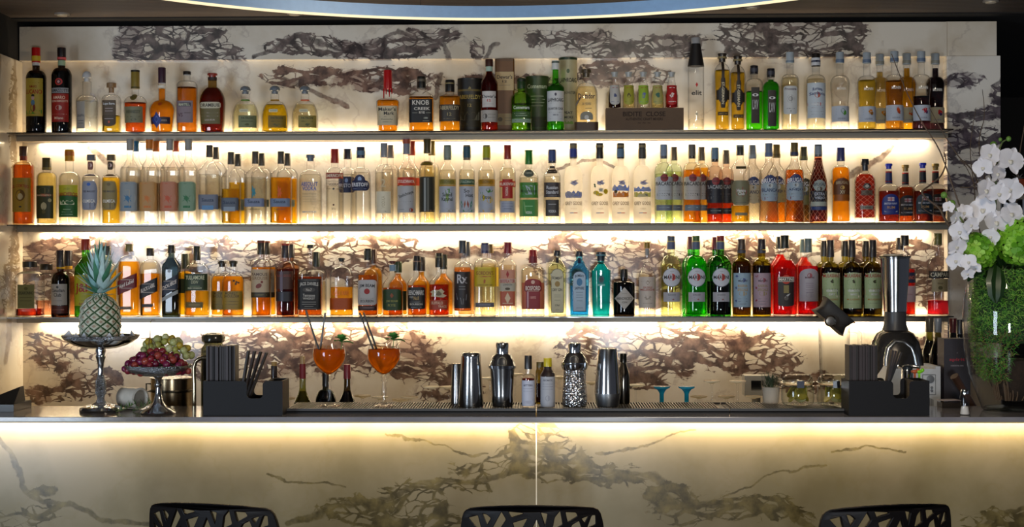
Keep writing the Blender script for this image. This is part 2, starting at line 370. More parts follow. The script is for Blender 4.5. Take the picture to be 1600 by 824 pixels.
structure(slab('trim_3',-4.5,5.5,5.96,9.2,ZCEIL-.005,ZCEIL+.12,dark))                  # black ceiling border over the wall
structure(slab('trim_4',-4.5,XF0-.004,5.4,6.3,0,2.9,dark))
structure(slab('wall_far',-4.5,5.5,9.0,9.2,0,3.2,pr('1a1411',.8)))
# ceiling downlights
for i,(px,py) in enumerate(((97,17),(460,18),(1175,12),(1548,5))):
    Y=F*(ZCEIL-CZ)/(412-py); p=at(px,py,Y); p.z=ZCEIL
    t=empty('recessed_ceiling_light',(p.x,p.y,ZCEIL),('small round recessed ceiling light, '+('leftmost, above the far left end','above the steel ice bucket','above the slim black-coned bottle','rightmost, above the marble column')[i]),'ceiling light','recessed ceiling lights')
    MB().lathe([(.030,-.006),(.030,0)],20).build('bezel',pr('8a8178',.4),t); MB().lathe([(.02,-.010),(.021,-.0061)],20).build('lens',pr('c8b89c',.3),t)
# ---------------------------------------------------------------- shelves
M_shelf=pr('1a1310',.22,coat=.3); M_prof=pr('a59884',.4,.1,var=.05)
XS0,XS1=XL-.0+.002,at(1490,300,YSF).x
for z,nm in ((Z1,'long dark wall shelf, topmost of the three, under the ceiling'),(Z2,'long dark wall shelf, middle one of the three'),(Z3,'long dark wall shelf, lowest of the three above the counter')):
    t=empty('wall_shelf',(XM,YW-.03,z-.012),nm,'shelf','wall shelves with light strips'); 
    o=slab('shelf_board',XS0,XS1,YSF,YW-.024,z-.0045,z,M_shelf); o.parent=t; o.matrix_parent_inverse=Matrix.Translation((-XM,-(YW-.03),-(z-.012)))
    o=slab('light_channel',XL+.001,XCL-.002,YW-.075,YW-.024,z-.0265,z-.005,M_prof,bev=.001); o.parent=t; o.matrix_parent_inverse=Matrix.Translation((-XM,-(YW-.03),-(z-.012)))
    o=slab('light_channel_back',XL+.001,XCL-.002,YW-.024,YW-.0005,z-.0175,z-.006,M_prof); o.parent=t; o.matrix_parent_inverse=Matrix.Translation((-XM,-(YW-.03),-(z-.012)))
# ---------------------------------------------------------------- front bar
YP=YC0+.085
fr_b=blobs_px([(838,728,130,24),(838,700,52,46),(838,715,70,34),(730,755,60,14),(950,752,60,14),(640,780,70,30),(590,800,90,30),(1090,790,80,26),(1180,800,90,24),(1040,770,40,16),
  (15,815,60,22),(70,800,50,16),(1560,815,60,18),(700,815,30,40),(60,770,30,12)],YP)
fr_s=segs_px([([(838,735),(760,742),(700,750),(620,768),(540,792),(450,815)],6),([(838,735),(920,738),(1010,745),(1060,772),(1130,790),(1220,805),(1300,830)],6),
  ([(0,678),(18,700),(28,735),(30,760),(50,775),(110,790),(160,812),(240,824)],5),([(600,680),(680,695),(760,705)],2),([(1090,672),(1010,695),(930,710)],2),
  ([(425,735),(470,755),(540,764)],2),([(1130,775),(1200,745),(1290,730)],2),([(1600,795),(1560,810),(1520,830)],5),([(1300,712),(1350,705),(1420,712)],2)],YP)
M_front=marble('marble_bar',fr_b,fr_s,base='877c62',base2='776d51',v1='3f371f',v2='75683f',scale=9,rough=.2,fill=.12,thin=.3)
XSEAM=at(838,740,YP).x
t=empty('bar_counter',(XSEAM,YP,0),'long marble bar counter with a lit strip under its top','counter')
def sub(o,t): o.parent=t; o.matrix_parent_inverse=Matrix.Translation(-t.location); return o
sub(slab('front_panel',-2.6,XSEAM-.0018,YP,YP+.03,.0,ZC-.0148,M_front),t)
sub(slab('front_panel',XSEAM+.0018,2.6,YP,YP+.03,.0,ZC-.0148,M_front),t)
sub(slab('seam_filler',XSEAM-.0018,XSEAM+.0018,YP+.0005,YP+.03,.0,ZC-.0148,pr('f0e6cf',.4)),t)
M_top=marble('marble_top',[(-1.6,ZC,.3,.1)],[(-1.9,ZC,-1.2,ZC,.2)],base='8d8a8e',base2='77747a',v1='6a625a',v2='8a8178',scale=8,rough=.13)
sub(slab('countertop',-2.6,2.6,YC0,YC1,ZC-.0145,ZC,M_top,bev=.0015),t)
sub(slab('light_lip',-2.6,2.6,YC0+.002,YC0+.018,ZC-.0185,ZC-.0146,pr('c9b48a',.3)),t)
sub(slab('staff_side_panel',-2.6,2.6,YC1-.03,YC1,.0,ZC-.0185,metal('8a8680',.35)),t)
sub(slab('kick_plate',-2.6,2.6,YP-.012,YP-.0005,.0,.1,metal('55504a',.3)),t)
# rubber bar mats
def mat_(px0,px1,label):
    x0=at(px0,640,4.55).x; x1=at(px1,640,4.55).x; y0,y1=4.50,YC1-.004
    t=empty('bar_mat',((x0+x1)/2,4.6,ZC),label,'bar mat','ribbed black bar mats')
    o=MB(); o.box((0,0,.004),(x1-x0-.003,y1-y0,.007)); o.box((0,-(y1-y0)/2+.006,.0095),(x1-x0-.003,.012,.012)); o.box((0,(y1-y0)/2-.004,.0095),(x1-x0-.003,.008,.006))
    o.build('mat_base',pr('2a2624',.45),t,loc=(0,(y0+y1)/2-4.6,0),smooth=False)
    r=MB(); n=int((x1-x0-.03)/.0085)
    for i in range(n): r.box((-(x1-x0)/2+.016+i*.0085,0,.0105),(.004,y1-y0-.03,.006))
    r.build('ribs',pr('3c352e',.4),t,loc=(0,(y0+y1)/2-4.6,0),smooth=False)
mat_(444,838,'long black ribbed rubber bar mat, leftmost, under the orange spritz glasses')
mat_(838,1137,'black ribbed rubber bar mat in the middle, under the two right-hand shakers')
mat_(1137,1322,'short black ribbed rubber bar mat under the lemon jars')
ZM=ZC+.0137
# staff-side counter under the shelves (items of the lower level stand on it) and the glass shelf behind the bar
ZB=.95
t=empty('back_counter',(0,5.7,0),'dark back counter along the marble wall behind the bar','counter')
sub(slab('worktop',XL+.002,2.3,5.2,YCOL-.002,ZB-.04,ZB,pr('6a6358',.25,coat=.3)),t)
sub(slab('cabinet_body',XL+.002,2.3,5.25,YCOL-.002,.1,ZB-.041,pr('241e1a',.5)),t)
sub(slab('plinth',XL+.002,2.3,5.3,YCOL-.002,0,.099,dark),t)
ZR=.955
t=empty('glass_rack_ledge',(0,4.9,ZR),'low steel ledge behind the bar mats holding upturned glasses','ledge')
sub(slab('ledge_plate',-1.3,1.95,YC1+.001,5.08,ZR-.02,ZR,metal('9a968e',.3)),t)
for x in (-1.28,.3,1.9): sub(slab('ledge_leg',x-.015,x+.015,5.03,5.06,0,ZR-.0205,metal('8a867e',.3)),t)
# ---------------------------------------------------------------- pendant ring
def ring():
    dc,R=2.94,1.22; zb=at(790,31.5,dc+R).z; cx=at(775,31,dc+R).x
    t=empty('ring_pendant_lamp',(cx,dc,zb),'large ring pendant lamp with a glowing lower edge, under the ceiling','pendant lamp')
    def band(r0,r1,z0,z1,name,m):
        b=MB(); n=160; vs=[]; fs=[]
        for i in range(n):
            a=2*pi*i/n
            for r,z in ((r0,z0),(r1,z0),(r1,z1),(r0,z1)): vs.append((r*cos(a),r*sin(a),z))
        for i in range(n):
            for k in range(4): fs.append((i*4+k,i*4+(k+1)%4,((i+1)%n)*4+(k+1)%4,((i+1)%n)*4+k))
        b.add(vs,fs); return b.build(name,m,t,sharp=30)
    band(R-.012,R+.012,.0045,.038,'ring_body',pr('6b8bb0',.35,.2))
    m,nt,out=nodes('ring_led'); e=nt.nodes.new('ShaderNodeEmission'); e.inputs[0].default_value=(1,.82,.5,1); e.inputs[1].default_value=1.3; nt.links.new(e.outputs[0],out.inputs[0])
    band(R-.013,R+.004,0,.0044,'light_diffuser',m)
    for a in (100,205,335):
        a=radians(a); MB().tube([(R*cos(a),R*sin(a),.038),(R*cos(a),R*sin(a),ZCEIL-zb-.001)],.0012,6).build('suspension_wire',metal('aaa'),t)
ring()
# ---------------------------------------------------------------- bar stools
HOLES=[[(185,300),(290,262),(330,420),(300,432)],[(325,245),(375,250),(420,290),(375,372)],[(515,210),(565,298),(455,465),(405,420)],[(572,212),(725,222),(728,242),(605,280)],
[(615,322),(775,270),(700,410),(660,470)],[(850,275),(905,425),(870,520),(780,420)],[(880,215),(960,232),(930,372)],[(1015,270),(1075,200),(1100,350),(990,405)],[(1115,220),(1225,228),(1245,272),(1140,335)],
[(1265,295),(1350,268),(1305,352)],[(1370,268),(1415,268),(1418,370),(1320,405)],[(1180,350),(1255,310),(1292,425),(1150,440)],
[(180,380),(270,440),(200,560)],[(350,440),(400,470),(330,640),(240,600)],[(480,470),(560,380),(640,500),(590,640),(450,600)],[(700,470),(750,440),(840,560),(780,680),(660,640)],
[(930,460),(1100,400),(1130,520),(1000,700),(900,600)],[(1180,480),(1290,460),(1250,660),(1080,690)],[(1330,440),(1425,410),(1440,640),(1300,600)],
[(210,620),(300,660),(260,800)],[(350,700),(520,650),(480,820),(330,840)],[(570,690),(760,730),(700,860),(540,850)],[(830,740),(960,740),(900,880),(780,860)],[(1020,760),(1220,720),(1180,860),(980,880)],[(1290,680),(1430,700),(1400,820),(1250,850)]]
def curve_mesh(outline,holes,ext,bev):
    c=bpy.data.curves.new('c','CURVE'); c.dimensions='2D'; c.fill_mode='BOTH'; c.extrude=ext; c.bevel_depth=bev; c.bevel_resolution=1
    for pl in [outline]+holes:
        s=c.splines.new('POLY'); s.points.add(len(pl)-1); s.use_cyclic_u=True
        for i,(x,y) in enumerate(pl): s.points[i].co=(x,y,0,1)
    o=bpy.data.objects.new('c',c); COL.objects.link(o); me=bpy.data.meshes.new_from_object(o.evaluated_get(bpy.context.evaluated_depsgraph_get()))
    vs=[v.co.copy() for v in me.vertices]; fs=[tuple(p.vertices) for p in me.polygons]
    bpy.data.objects.remove(o); bpy.data.meshes.remove(me); return vs,fs
def rnd(pl,k=.22):
    out=[]; n=len(pl)
    for i in range(n):
        p=Vector(pl[i]); a=Vector(pl[i-1]); b=Vector(pl[(i+1)%n])
        pa=p+(a-p).normalized()*min(.004,(a-p).length*.4); pb=p+(b-p).normalized()*min(.004,(b-p).length*.4)
        out+= [tuple(pa),tuple(p*.5+(pa+pb)*.25),tuple(pb)]
    return out
def sub_pts(pl,step=.02):
    out=[]
    for a,b in zip(pl,pl[1:]+pl[:1]):
        a=Vector(a); b=Vector(b); n=max(1,int((b-a).length/step))
        out+=[tuple(a.lerp(b,i/n)) for i in range(n)]
    return out
def make_stool():
    k=.37/1365.; conv=lambda x,y:((x-808)*k,(168-y)*k)      # back plate, origin at its top centre
    outl=[(95,900),(105,620),(118,430),(135,310),(150,262),(175,232),(215,212),(330,190),(500,172),(680,162),(850,160),(1000,166),(1200,180),(1390,206),(1430,226),(1456,262),(1475,330),(1492,430),(1510,620),(1520,900)]
    vs,fs=curve_mesh(sub_pts([conv(*p) for p in outl][::-1]),[rnd([conv(*p) for p in h]) for h in HOLES],.0045,.0018)
    mb=MB(); mb.add([(v.x, -(.19**2-min(.19,abs(v.x))**2)*1.6 + v.z - (v.y)*.12+.05*0, v.y) for v in vs],fs)
    t=empty('bar_stool',(0,0,0),'','bar stool','black cut-out bar stools at the counter')
    bl=pr('0a0607',.5,spec=.25)
    top=.965
    mb.build('backrest',bl,t,loc=(0,0,top),sharp=50)
    s=MB(); n=12
    outs=[(.19*(abs(cos(a))**.6)*(1 if cos(a)>0 else -1), .19*(abs(sin(a))**.6)*(1 if sin(a)>0 else -1)) for a in [2*pi*i/32 for i in range(32)]]
    hs=[]
    for i in range(3):
        for j in range(3):
            x=-.1+i*.1; y=-.1+j*.1; hs.append(rnd([(x-.03,y-.02),(x+.01,y-.035),(x+.035,y+.01),(x-.01,y+.03)]))
    v2,f2=curve_mesh(outs,hs,.006,.002); s.add([(v.x,v.y,v.z+ .25*v.x*v.x) for v in v2],f2); s.build('seat',bl,t,loc=(0,.2,.745),sharp=50)
    MB().tube([(0,.2,.735),(0,.2,.40)],.03,20).build('column',metal('888',.2),t)
    MB().tube([(0,.2,.40),(0,.2,.015)],.022,20).build('lift_pole',metal('888',.2),t)
    MB().lathe([(.2,0),(.2,.008),(.05,.03),(.03,.04)],40,(0,.2,0)).build('base_plate',metal('777',.2),t)
    MB().tube([(.15*cos(a),.2+.15*sin(a),.33) for a in [2*pi*i/24 for i in range(24)]]+[(.15,.2,.33)],.009,8).build('footrest',metal('999',.15),t)
    return t
def copy_tree(o,parent=None):
    c=o.copy(); COL.objects.link(c)
    if parent: c.parent=parent
    for ch in [x for x in CH if x.parent==o]: copy_tree(ch,c)
    return c
st=make_stool(); CH=list(S.objects)
for i,(px,py,Y,rz,lb) in enumerate(((333,778,3.86,-14,'black cut-out bar stool at the left, turned slightly, below the left straw caddy'),(832,786,3.84,0,'black cut-out bar stool in the middle, standing square to the counter'),(1385,783,3.86,14,'black cut-out bar stool at the right, below the right straw caddy'))):
    o=st if i==0 else copy_tree(st)
    p=at(px,py,Y); o.location=(p.x,Y+.0,0); o.rotation_euler=(0,0,radians(rz)); o['label']=lb
# ---------------------------------------------------------------- bottle maker
class Prof:
    """outline in px above the base: list of (z, r, n)"""
    def __init__(s,pts): s.p=pts
    def at(s,z):
        p=s.p
        if z<=p[0][0]: return p[0][1],p[0][2]
        for a,b in zip(p,p[1:]):
            if a[0]<=z<=b[0]:
                t=(z-a[0])/max(1e-6,b[0]-a[0]); return a[1]+(b[1]-a[1])*t, a[2]+(b[2]-a[2])*t
        return p[-1][1],p[-1][2]
def make_prof(H,hw,zs,zn,zc,nw,n=2,bw=1.,sh='r',wa=0,nt=None,sp=1.0):
    pts=[]; 
    for z,k in ((0,.90),(.8,.97),(2.2,1.)): pts.append((z,hw*bw*k,n))
    m=7
    for i in range(1,m+1):
        t=i/m; z=2.2+(zs-2.2)*t; r=hw*(bw+(1-bw)*t)
        if wa: r*=1-wa*sin(pi*t)**2
        pts.append((z,r,n))
    m=9
    for i in range(1,m+1):
        t=i/m; z=zs+(zn-zs)*t
        if sh=='r': k=sqrt(max(0,1-t*t)); k=k*.93+.07*(1-t)
        elif sh=='s': k=(1+cos(pi*t))/2
        elif sh=='d': k=(1-t**2.2)**.75
        else: k=1-t
        pts.append((z,nw+(hw-nw)*k, 2+(n-2)*(1-t)**.5))
    nt=nt or nw
    for t in (.5,1): pts.append((zn+(zc-zn)*t if zc>zn else zn+.3*t, nw+(nt-nw)*t,2))
    return Prof(pts)
def lab_geo(mb,pf,sc,dr,L,idx,slots):
    """L=(shape,y0,y1,colour,texts,hw,x0,k) y are px above base"""
    shp,z1,z0,colr,texts,lhw,x0,kk=L
    off=.0006+.00035*idx
    def surf(x,z,o=0):
        r,n=pf.at(z); u=min(.985,abs(x)/r) if r>0 else 0
        y=-(r*dr)*(1-u**n)**(1/n) if n>2 else -r*dr*sqrt(1-u*u)
        return Vector((x*sc, y*sc-off-o, z*sc))
    def slot(c):
        if c not in slots: slots.append(c)
        return slots.index(c)
    nc,nr=(18,5); vs=[]; fs=[]; dz=z1-z0
    for j in range(nc+1):
        s=-1+2*j/nc; x=x0+s*lhw; t,b=z1,z0
        if shp=='o': c=(z0+z1)/2; e=sqrt(max(0,1-s*s))*dz/2; t,b=c+e,c-e
        elif shp=='a': t=z1-(1-sqrt(max(0,1-s*s)))*min(dz*.5,kk or lhw*.8)
        elif shp=='w': e=max(0,abs(s)-.6)/.4; e=1-sqrt(max(0,1-e*e)); t-=e*(kk or dz*.22); b+=e*(kk or dz*.22)
        elif shp=='d': c=(z0+z1)/2; e=(1-abs(s))*dz/2; t,b=c+e,c-e
        elif shp=='s': t+=s*kk; b+=s*kk
        elif shp=='u': b=z0+(1-sqrt(max(0,1-s*s)))*(kk or dz*.3)
        for i in range(nr+1): vs.append(surf(x,b+(t-b)*i/nr))
    for j in range(nc):
        for i in range(nr): a=j*(nr+1)+i; fs.append((a,a+nr+1,a+nr+2,a+1))
    if colr: mb.add(vs,fs,slot(colr))
    for T in texts or ():
        s_,zt,h,c = T[:4]; tw=T[4] if len(T)>4 else None; rot=T[5] if len(T)>5 else 0; tx=T[6] if len(T)>6 else 0
        if s_ in ('*O','*D','*B','*W','*M'):    # small shapes: disc, diamond, bar, wavy stack, mound
            n=14; w=tw or h
            if s_=='*O': pl=[(cos(2*pi*i/n)*w/2,sin(2*pi*i/n)*h/2) for i in range(n)]
            elif s_=='*D': pl=[(-w/2,0),(0,-h/2),(w/2,0),(0,h/2)]
            elif s_=='*B': pl=[(-w/2+w*i/6,-h/2) for i in range(7)]+[(w/2-w*i/6,h/2) for i in range(7)]
            elif s_=='*M': pl=[(-w/2+w*i/8,-h/2) for i in range(9)]+[(w/2-w*i/8,-h/2+h*(.35+.65*abs(sin(1.3*i+zt)))) for i in range(9)]
            else:
                pl=[(random.uniform(.3,1)*w/2*cos(2*pi*i/12),random.uniform(.5,1)*h/2*sin(2*pi*i/12)) for i in range(12)]
            if rot: pl=[(a*cos(rot)-b*sin(rot),a*sin(rot)+b*cos(rot)) for a,b in pl]
            mb.add([surf(x0+tx+a,zt+b,.0003) for a,b in pl],[tuple(range(len(pl)))],slot(c)); continue
        tv,tf,asp=text_geo(s_,.02); wmax=(2*lhw*.94); 
        if rot and abs(rot)>1: kx=h; ww=tw; kx=ww/asp if ww else h
        else:
            ww=tw if tw else min(asp*h,wmax); kx=ww/asp
        pv=[]
        for a,b in tv:
            X,Z=a*kx,b*h
            if rot: X,Z=X*cos(rot)-Z*sin(rot),X*sin(rot)+Z*cos(rot)
            if shp=='s' and kk: Z+=(X/lhw)*kk
            if rot==0 and len(T)>7: Z-=(X/ww)**2*T[7]*4*h      # arched words
            pv.append(surf(x0+tx+X,zt+Z,.0003))
        mb.add(pv,tf,slot(c))
def labmat(c): return pr(c,.5,spec=.4,var=.05) if c[0]!='@' else metal(c[1:],.3)
COUNT=0
def bottle_at(loc,sc,H,hw,zc,zn,zs,nw=None,cw=None,n=2,dr=1.,bw=1.,sh='r',wa=0,g='fff',lq=None,zl=None,cap='222',caps='c',bands=(),labs=(),body=None,name='liquor_bottle',desc='',cat='bottle',group=None,ior=None,nt=None,capb=(),extra=None,rz=0,clearbase=2.2):
    nw=nw or max(4.2,hw*.36); cw=cw or nw+1.0
    t=empty(name,loc,desc,cat,group,rz)
    pf=make_prof(H,hw,zs,zn,zc,nw,n,bw,sh,wa,nt)
    seg=36 if n>2 else 28
    bm=MB(); pr_=[(r*sc,z*sc,nn) for z,r,nn in pf.p]; bm.lathe(pr_,seg,dr=dr); bm.build('glass_body',body or thin_glass(g),t)
    if lq and zl:
        L=[]; base=clearbase
        zt=[z for z,_,_ in pf.p]
        zz=[base]+[z for z in zt if base+.5<z<zl-.3]+[zl]
        for z in zz:
            r,nn=pf.at(z); L.append(((r-.9)*(.96)*sc,z*sc,nn))
        L.insert(1,((pf.at(base)[0]-.9)*.985*sc,(base+.6)*sc,n)); L[0]=((pf.at(base)[0]-.9)*.9*sc,base*sc,n)
        lm=lq if not isinstance(lq,str) else liquid(lq,ior or (1.05 if n>2 else 1.07))
        MB().lathe(L,seg,dr=dr).build('liquid',lm,t)
    # cap
    c=MB(); z0=zc-.2; 
    if caps=='c': P=[(cw,z0),(cw,H-.8),(cw*.94,H)]
    elif caps=='ball': P=[(cw*.62,z0),(cw*.65,z0+(H-z0)*.3),(cw,z0+(H-z0)*.42),(cw*1.02,z0+(H-z0)*.6),(cw*.85,z0+(H-z0)*.85),(cw*.45,H)]
    elif caps=='flare': P=[(cw*.72,z0),(cw*.75,z0+(H-z0)*.4),(cw,H-1),(cw*.96,H)]
    elif caps=='t': P=[(nw*.8,z0),(nw*.85,z0+(H-z0)*.5),(cw,z0+(H-z0)*.52),(cw,H-.6),(cw*.93,H)]
    elif caps=='cone': P=[(hw*.96,z0),(cw*.85,z0+(H-z0)*.82),(cw,z0+(H-z0)*.83),(cw*.95,H-1),(cw*.8,H)]
    mats=[pr(cap,.35,spec=.5,coat=.2)]; P=[(r*sc,z*sc,2) for r,z in P]
    c.lathe(P,24); c.build('cap',mats[0],t)
    for (a,b,col) in capb:      # rings of other colour on the cap, in px above base
        MB().lathe([((cw+.25)*sc,a*sc),((cw+.25)*sc,b*sc)],24).build('cap_band',labmat(col),t)
    for (a,b,col) in bands:     # collars round the neck or body
        zz=[a+(b-a)*i/4 for i in range(5)]
        MB().lathe([((pf.at(z)[0]+.3)*sc,z*sc,pf.at(z)[1]) for z in zz],seg,dr=dr).build('neck_band',labmat(col),t)
    for i,L in enumerate(labs):
        mb=MB(); slots=[]; lab_geo(mb,pf,sc,dr,L,i,slots)
        if mb.f:
            o=mesh_obj('label',mb.v,mb.f,[labmat(c) for c in slots],t,mb.m,smooth=True)
    if extra: extra(t,pf,sc,dr)
    return t
GRP=('bottles on the top shelf','bottles on the middle shelf','bottles on the lowest shelf')
def B(s,x,hw,yt,yc,yn,ys,desc,row=0,base=None,Y=None,group=None,labs=(),bands=(),capb=(),ly=None,**k):
    """one shelf bottle, read off the photo in px: x centre, half width, y of top, cap foot, neck foot, shoulder"""
    Y=Y or YR[row]; zb=SHZ[s] if base is None else base
    yb=412-(zb-CZ)*F/( at(x,412,Y).y*cos(YAW)-at(x,412,Y).x*sin(YAW))+ (x-800)*(-.0021)
    sc=mpp(x,Y); X=at(x,412,Y).x
    if hw*sc>.0385 and Y in YR and 'dr' not in k: k['dr']=.0385/(hw*sc)
    U=lambda y: yb-y
    LL=[]
    for L in labs:
        L=list(L)+[None]*(8-len(L)); tx=[]
        for T in L[4] or (): T=list(T); T[1]=U(T[1]); tx.append(T)
        LL.append((L[0],U(L[1]),U(L[2]),L[3],tx,L[5] or hw*.86,L[6] or 0,L[7] or 0))
    return bottle_at((X,Y,zb+.0004),sc,U(yt),hw,U(yc),U(yn),U(ys),labs=LL,bands=[(U(b),U(a),c) for a,b,c in bands],capb=[(U(b),U(a),c) for a,b,c in capb],
        zl=U(ly) if ly else None,desc=desc,group=group or GRP[s],**k)
# ---------------------------------------------------------------- top shelf
s=0
B(s,57,15.5,75,98,110,122,'dark bitter bottle with red cap and yellow label, leftmost on the top shelf',nw=5.6,g='321',lq='1a0a04',ly=116,cap='c11',capb=[(88,96,'db3')],bands=[(98,103,'ddd')],
  labs=[('r',124,183,'b9a23a',[('*B',131,1,'7a5a10',26),('AMARO',137,4,'8c1410',12),('LUCANO',145,7,'a51a12',25),('*M',176,7,'3f8a2c',24),('*O',170,13,'7d3326',8),('*O',162,9,'5a86a8',6),('*O',155,6,'caa',5),('*O',151,4,'222',5)])],name='bitter_bottle')
B(s,97,15.5,75,89,106,119,'dark bitter bottle with black cap, silver band and red label, on the top shelf',nw=5.6,g='321',lq='1a0804',ly=112,cap='1c1618',capb=[(90,94,'c55')],bands=[(95,103,'9ab08e')],
  labs=[('o',124,135,'b32820',[('*O',129.5,7,'222'),('*O',129.5,4,'c99')],6),('r',139,147,'9a9a9e',[('RAMAZZOTTI',143,5,'222',26)]),('r',148,192,'9c1f16',[('AMARO',154,5,'e8c8b0',19),('FELSINA RAMAZZOTTI',159.5,3.4,'e8c8b0',25),('*O',170,8,'c9a9a0',10),('*B',180,1,'d9a090',22),('Milano',186,4,'e8c8b0',14)])],name='bitter_bottle')
def ring_handle(t,pf,sc,dr):
    a=[Vector(((9+6.5*sin(q)+ (4 if abs(q-pi/2)<1 else 0))*sc,0,(57-q/pi*13)*sc)) for q in [pi*i/12 for i in range(13)]]
    a=[Vector(((5+7*sin(q))*sc,0,(50+6.5*cos(q))*sc+5*sc)) for q in [pi*i/14 for i in range(15)]]
    MB().tube(a,.0032,10).build('handle',thin_glass('eef',edge=.4),t)
B(s,136.5,17,112,128,149,159,'clear glass jug bottle with a ring handle and domed silver stopper',nw=7,sh='r',lq='eef4f4',ly=158,cap='bbb',caps='ball',cw=7,extra=ring_handle,labs=[('r',160,202,'9b948a',[('GRAPPA',182,4,'555',12),('*B',190,1,'666',10),('*B',194,1,'666',10)],7,-6)],name='grappa_bottle')
B(s,174.7,13.5,130,145,148,156,'small cork-topped bottle with brown label and half-left yellow liquor',caps='t',cw=7.5,nw=5,lq='e8b82c',ly=181,n=4,cap='8a6a48',labs=[('r',158,181,'5b4a36',[('Lupo Berra',164,4.5,'ddd',18),('*B',171,.8,'baa',12),('*B',175,.8,'baa',12)],10.5),('u',181,199,'4f3f2a',[('*O',192,4,'c53',3),('*B',187,.8,'baa',14)],10.5)])
B(s,212,18,110,139,150,162,'round-shouldered cognac bottle with long olive capsule and grey label',nw=5.6,bw=.88,lq='d83c06',ly=161,cap='8a7430',capb=[(110,113,'1a1610'),(136,139,'554a20')],labs=[('o',148,158,'6a5c2a',[('*O',153,5,'3a3214')],5.5),('r',168,193,'7f7a5c',[('HENNESSY',176,5,'3a3a2a',22),('*B',184,1,'44402c',20),('*W',188,5,'56523a',16)],14,0)],name='cognac_bottle')
B(s,253.6,20,106,130,157,173,'bulbous cognac bottle with dark purple capsule and blue emblem',nw=5.8,bw=.84,lq='f07c0a',ly=139,cap='3a2030',cw=6,bands=[(134,138,'e8e0d0')],labs=[('o',162,167,None,[('*O',164,5,'8a3a08',7)],6),('r',184,195,'2c2030',[('COURVOISIER',189.5,3,'a98',22)],15),('d',176,202,'2a3c86',[('*D',188,12,'5a74c0',7)],8,-5)],name='cognac_bottle')
B(s,292.8,15.5,112,117,126,134,'straight cognac bottle with short black cap and mauve-grey label',nw=5.2,n=3,sh='r',lq='e0660c',ly=137,cap='1c1412',labs=[('r',159,193,'8c7a80',[('*B',165,6,'23203a',20,0,0),('MARTELL',165,4,'cca',18),('VS',181,6,'5a3a44',8,0,-6),('*B',178,.8,'544',10,0,5)],13,-1)],name='cognac_bottle')
B(s,332.5,19.5,115,121,136,163,'wide-shouldered liqueur bottle with brick-red cap and olive label',nw=6.8,caps='t',cw=7.8,sh='d',n=3,bw=.9,g='a84',lq='8c2206',ly=138,cap='8e2414',bands=[(121,126,'2a1a14')],labs=[('r',170,195,'6e6238',[('*B',178,.8,'a98',26),('*B',183,.8,'a98',26),('LIQUEUR',189,3,'cba',16)],15.5,-1),('w',161,171,'c9c0a4',[('DRAMBUIE',166,5.5,'2a2016',31)],16.5,-1)],name='liqueur_bottle')
for x,lc,rib,lb,lbl,yt in ((384,'f4f2cc','4a7a20','7c8058','squat round tequila bottle with clear spirit and green ribbon',135),(430,'e9b414','a87a10','8a6c14','squat round tequila bottle with golden spirit, topmost shelf',134.5),(477,'f6ecc0','c05a3a','98863e','squat round tequila bottle with pale spirit and coral ribbon beside the steel bucket',134.5)):
    B(s,x,20.5,yt,147,158,184,lbl,nw=6.6,sh='r',n=2.6,lq=lc,ly=164,cap='6c747c',caps='ball',cw=8,bands=[(156,158,rib)],labs=[('r',182,201,lb,[('PATRON',186,3.6,'3a3a20',18),('*B',191,.8,'3a3a20',18),('*W',196,5,'5a5a30',12)],13.5,5.5),('w',172,177,'d8d4b4',[('*B',174.5,.5,'888',10)],7,0)],name='tequila_bottle')
B(s,606.6,18,110,139,154,160,'bourbon bottle with dripping red wax seal and cream label',nw=5.8,cw=6.6,n=3.2,bw=.83,sh='r',lq='f07c08',ly=157,cap='b40f14',labs=[('r',167,197,'cdbb98',[("Maker's",172,5.6,'2c241c',27),('Mark',178.5,5.4,'2c241c',16,0,3),('*B',184,.7,'776',24),('Kentucky',188,2.6,'554',18),('*B',192,.7,'776',14)],16)],extra=lambda t,pf,sc,dr:[MB().tube([(cos(a)*6.3*sc,-abs(sin(a))*6.3*sc,67*sc),(cos(a)*6.6*sc,-abs(sin(a))*6.6*sc,(52+q)*sc)],[.0035,.002],6).build('wax_drip',pr('b40f14',.25,coat=.4),t) for a,q in ((.2,7),(1.1,2),(1.9,6),(2.8,0))],name='whiskey_bottle')
B(s,659,19.5,120,138,141,151,'square bourbon bottle with black label in bold white letters',nw=6,n=5,sh='c',lq='f3860a',ly=152,cap='1c1a16',capb=[(124,128,'5a5244')],labs=[('r',156.5,193,'1b1715',[('KNOB',162,7.5,'d8d0c4',26),('CREEK',171.5,4.6,'d8d0c4',25,0,2),('RYE',177.5,3.6,'d8d0c4',9,0,2),('*B',178,.6,'998',8,0,-9),('*B',178,.6,'998',8,0,12),('100',186,3,'bba',6,0,8),('*B',190.5,.7,'998',10,0,8)],18)],name='whiskey_bottle')
B(s,703.5,17,125.5,144,146,152,'amber whisky bottle with dark band label, left of its dark tube',nw=6.3,n=3,sh='s',bw=.95,lq='f28a0a',ly=151,cap='1b1918',capb=[(130,132,'8a7a50')],labs=[('r',165,191,'3c342a',[('ABERFELDY',170,6,'b9a884',31),('12',180,5,'9a8a5a',7),('*B',187,.6,'8a7a50',18)],16.5)],name='whiskey_bottle')
B(s,765,13.6,93,104,114,132,'tall red-brown whisky bottle with two white labels',nw=5.2,nt=5,sh='s',g='d96',lq='6e1206',ly=112,cap='3c1c16',bands=[(104.5,112,'a8c0b0')],labs=[('r',144,169,'cfc9c4',[("Dewar's",152,5,'33333a',21),('12',158.5,3.5,'b22',6),('*B',164,.6,'888',16)],10.5),('r',173.5,192,'b5ada4',[('*O',183,8,'55504c',7,0,-6),('*B',180,.6,'776',12,0,4),('*B',185,.6,'776',12,0,4)],13.2)],name='whiskey_bottle')
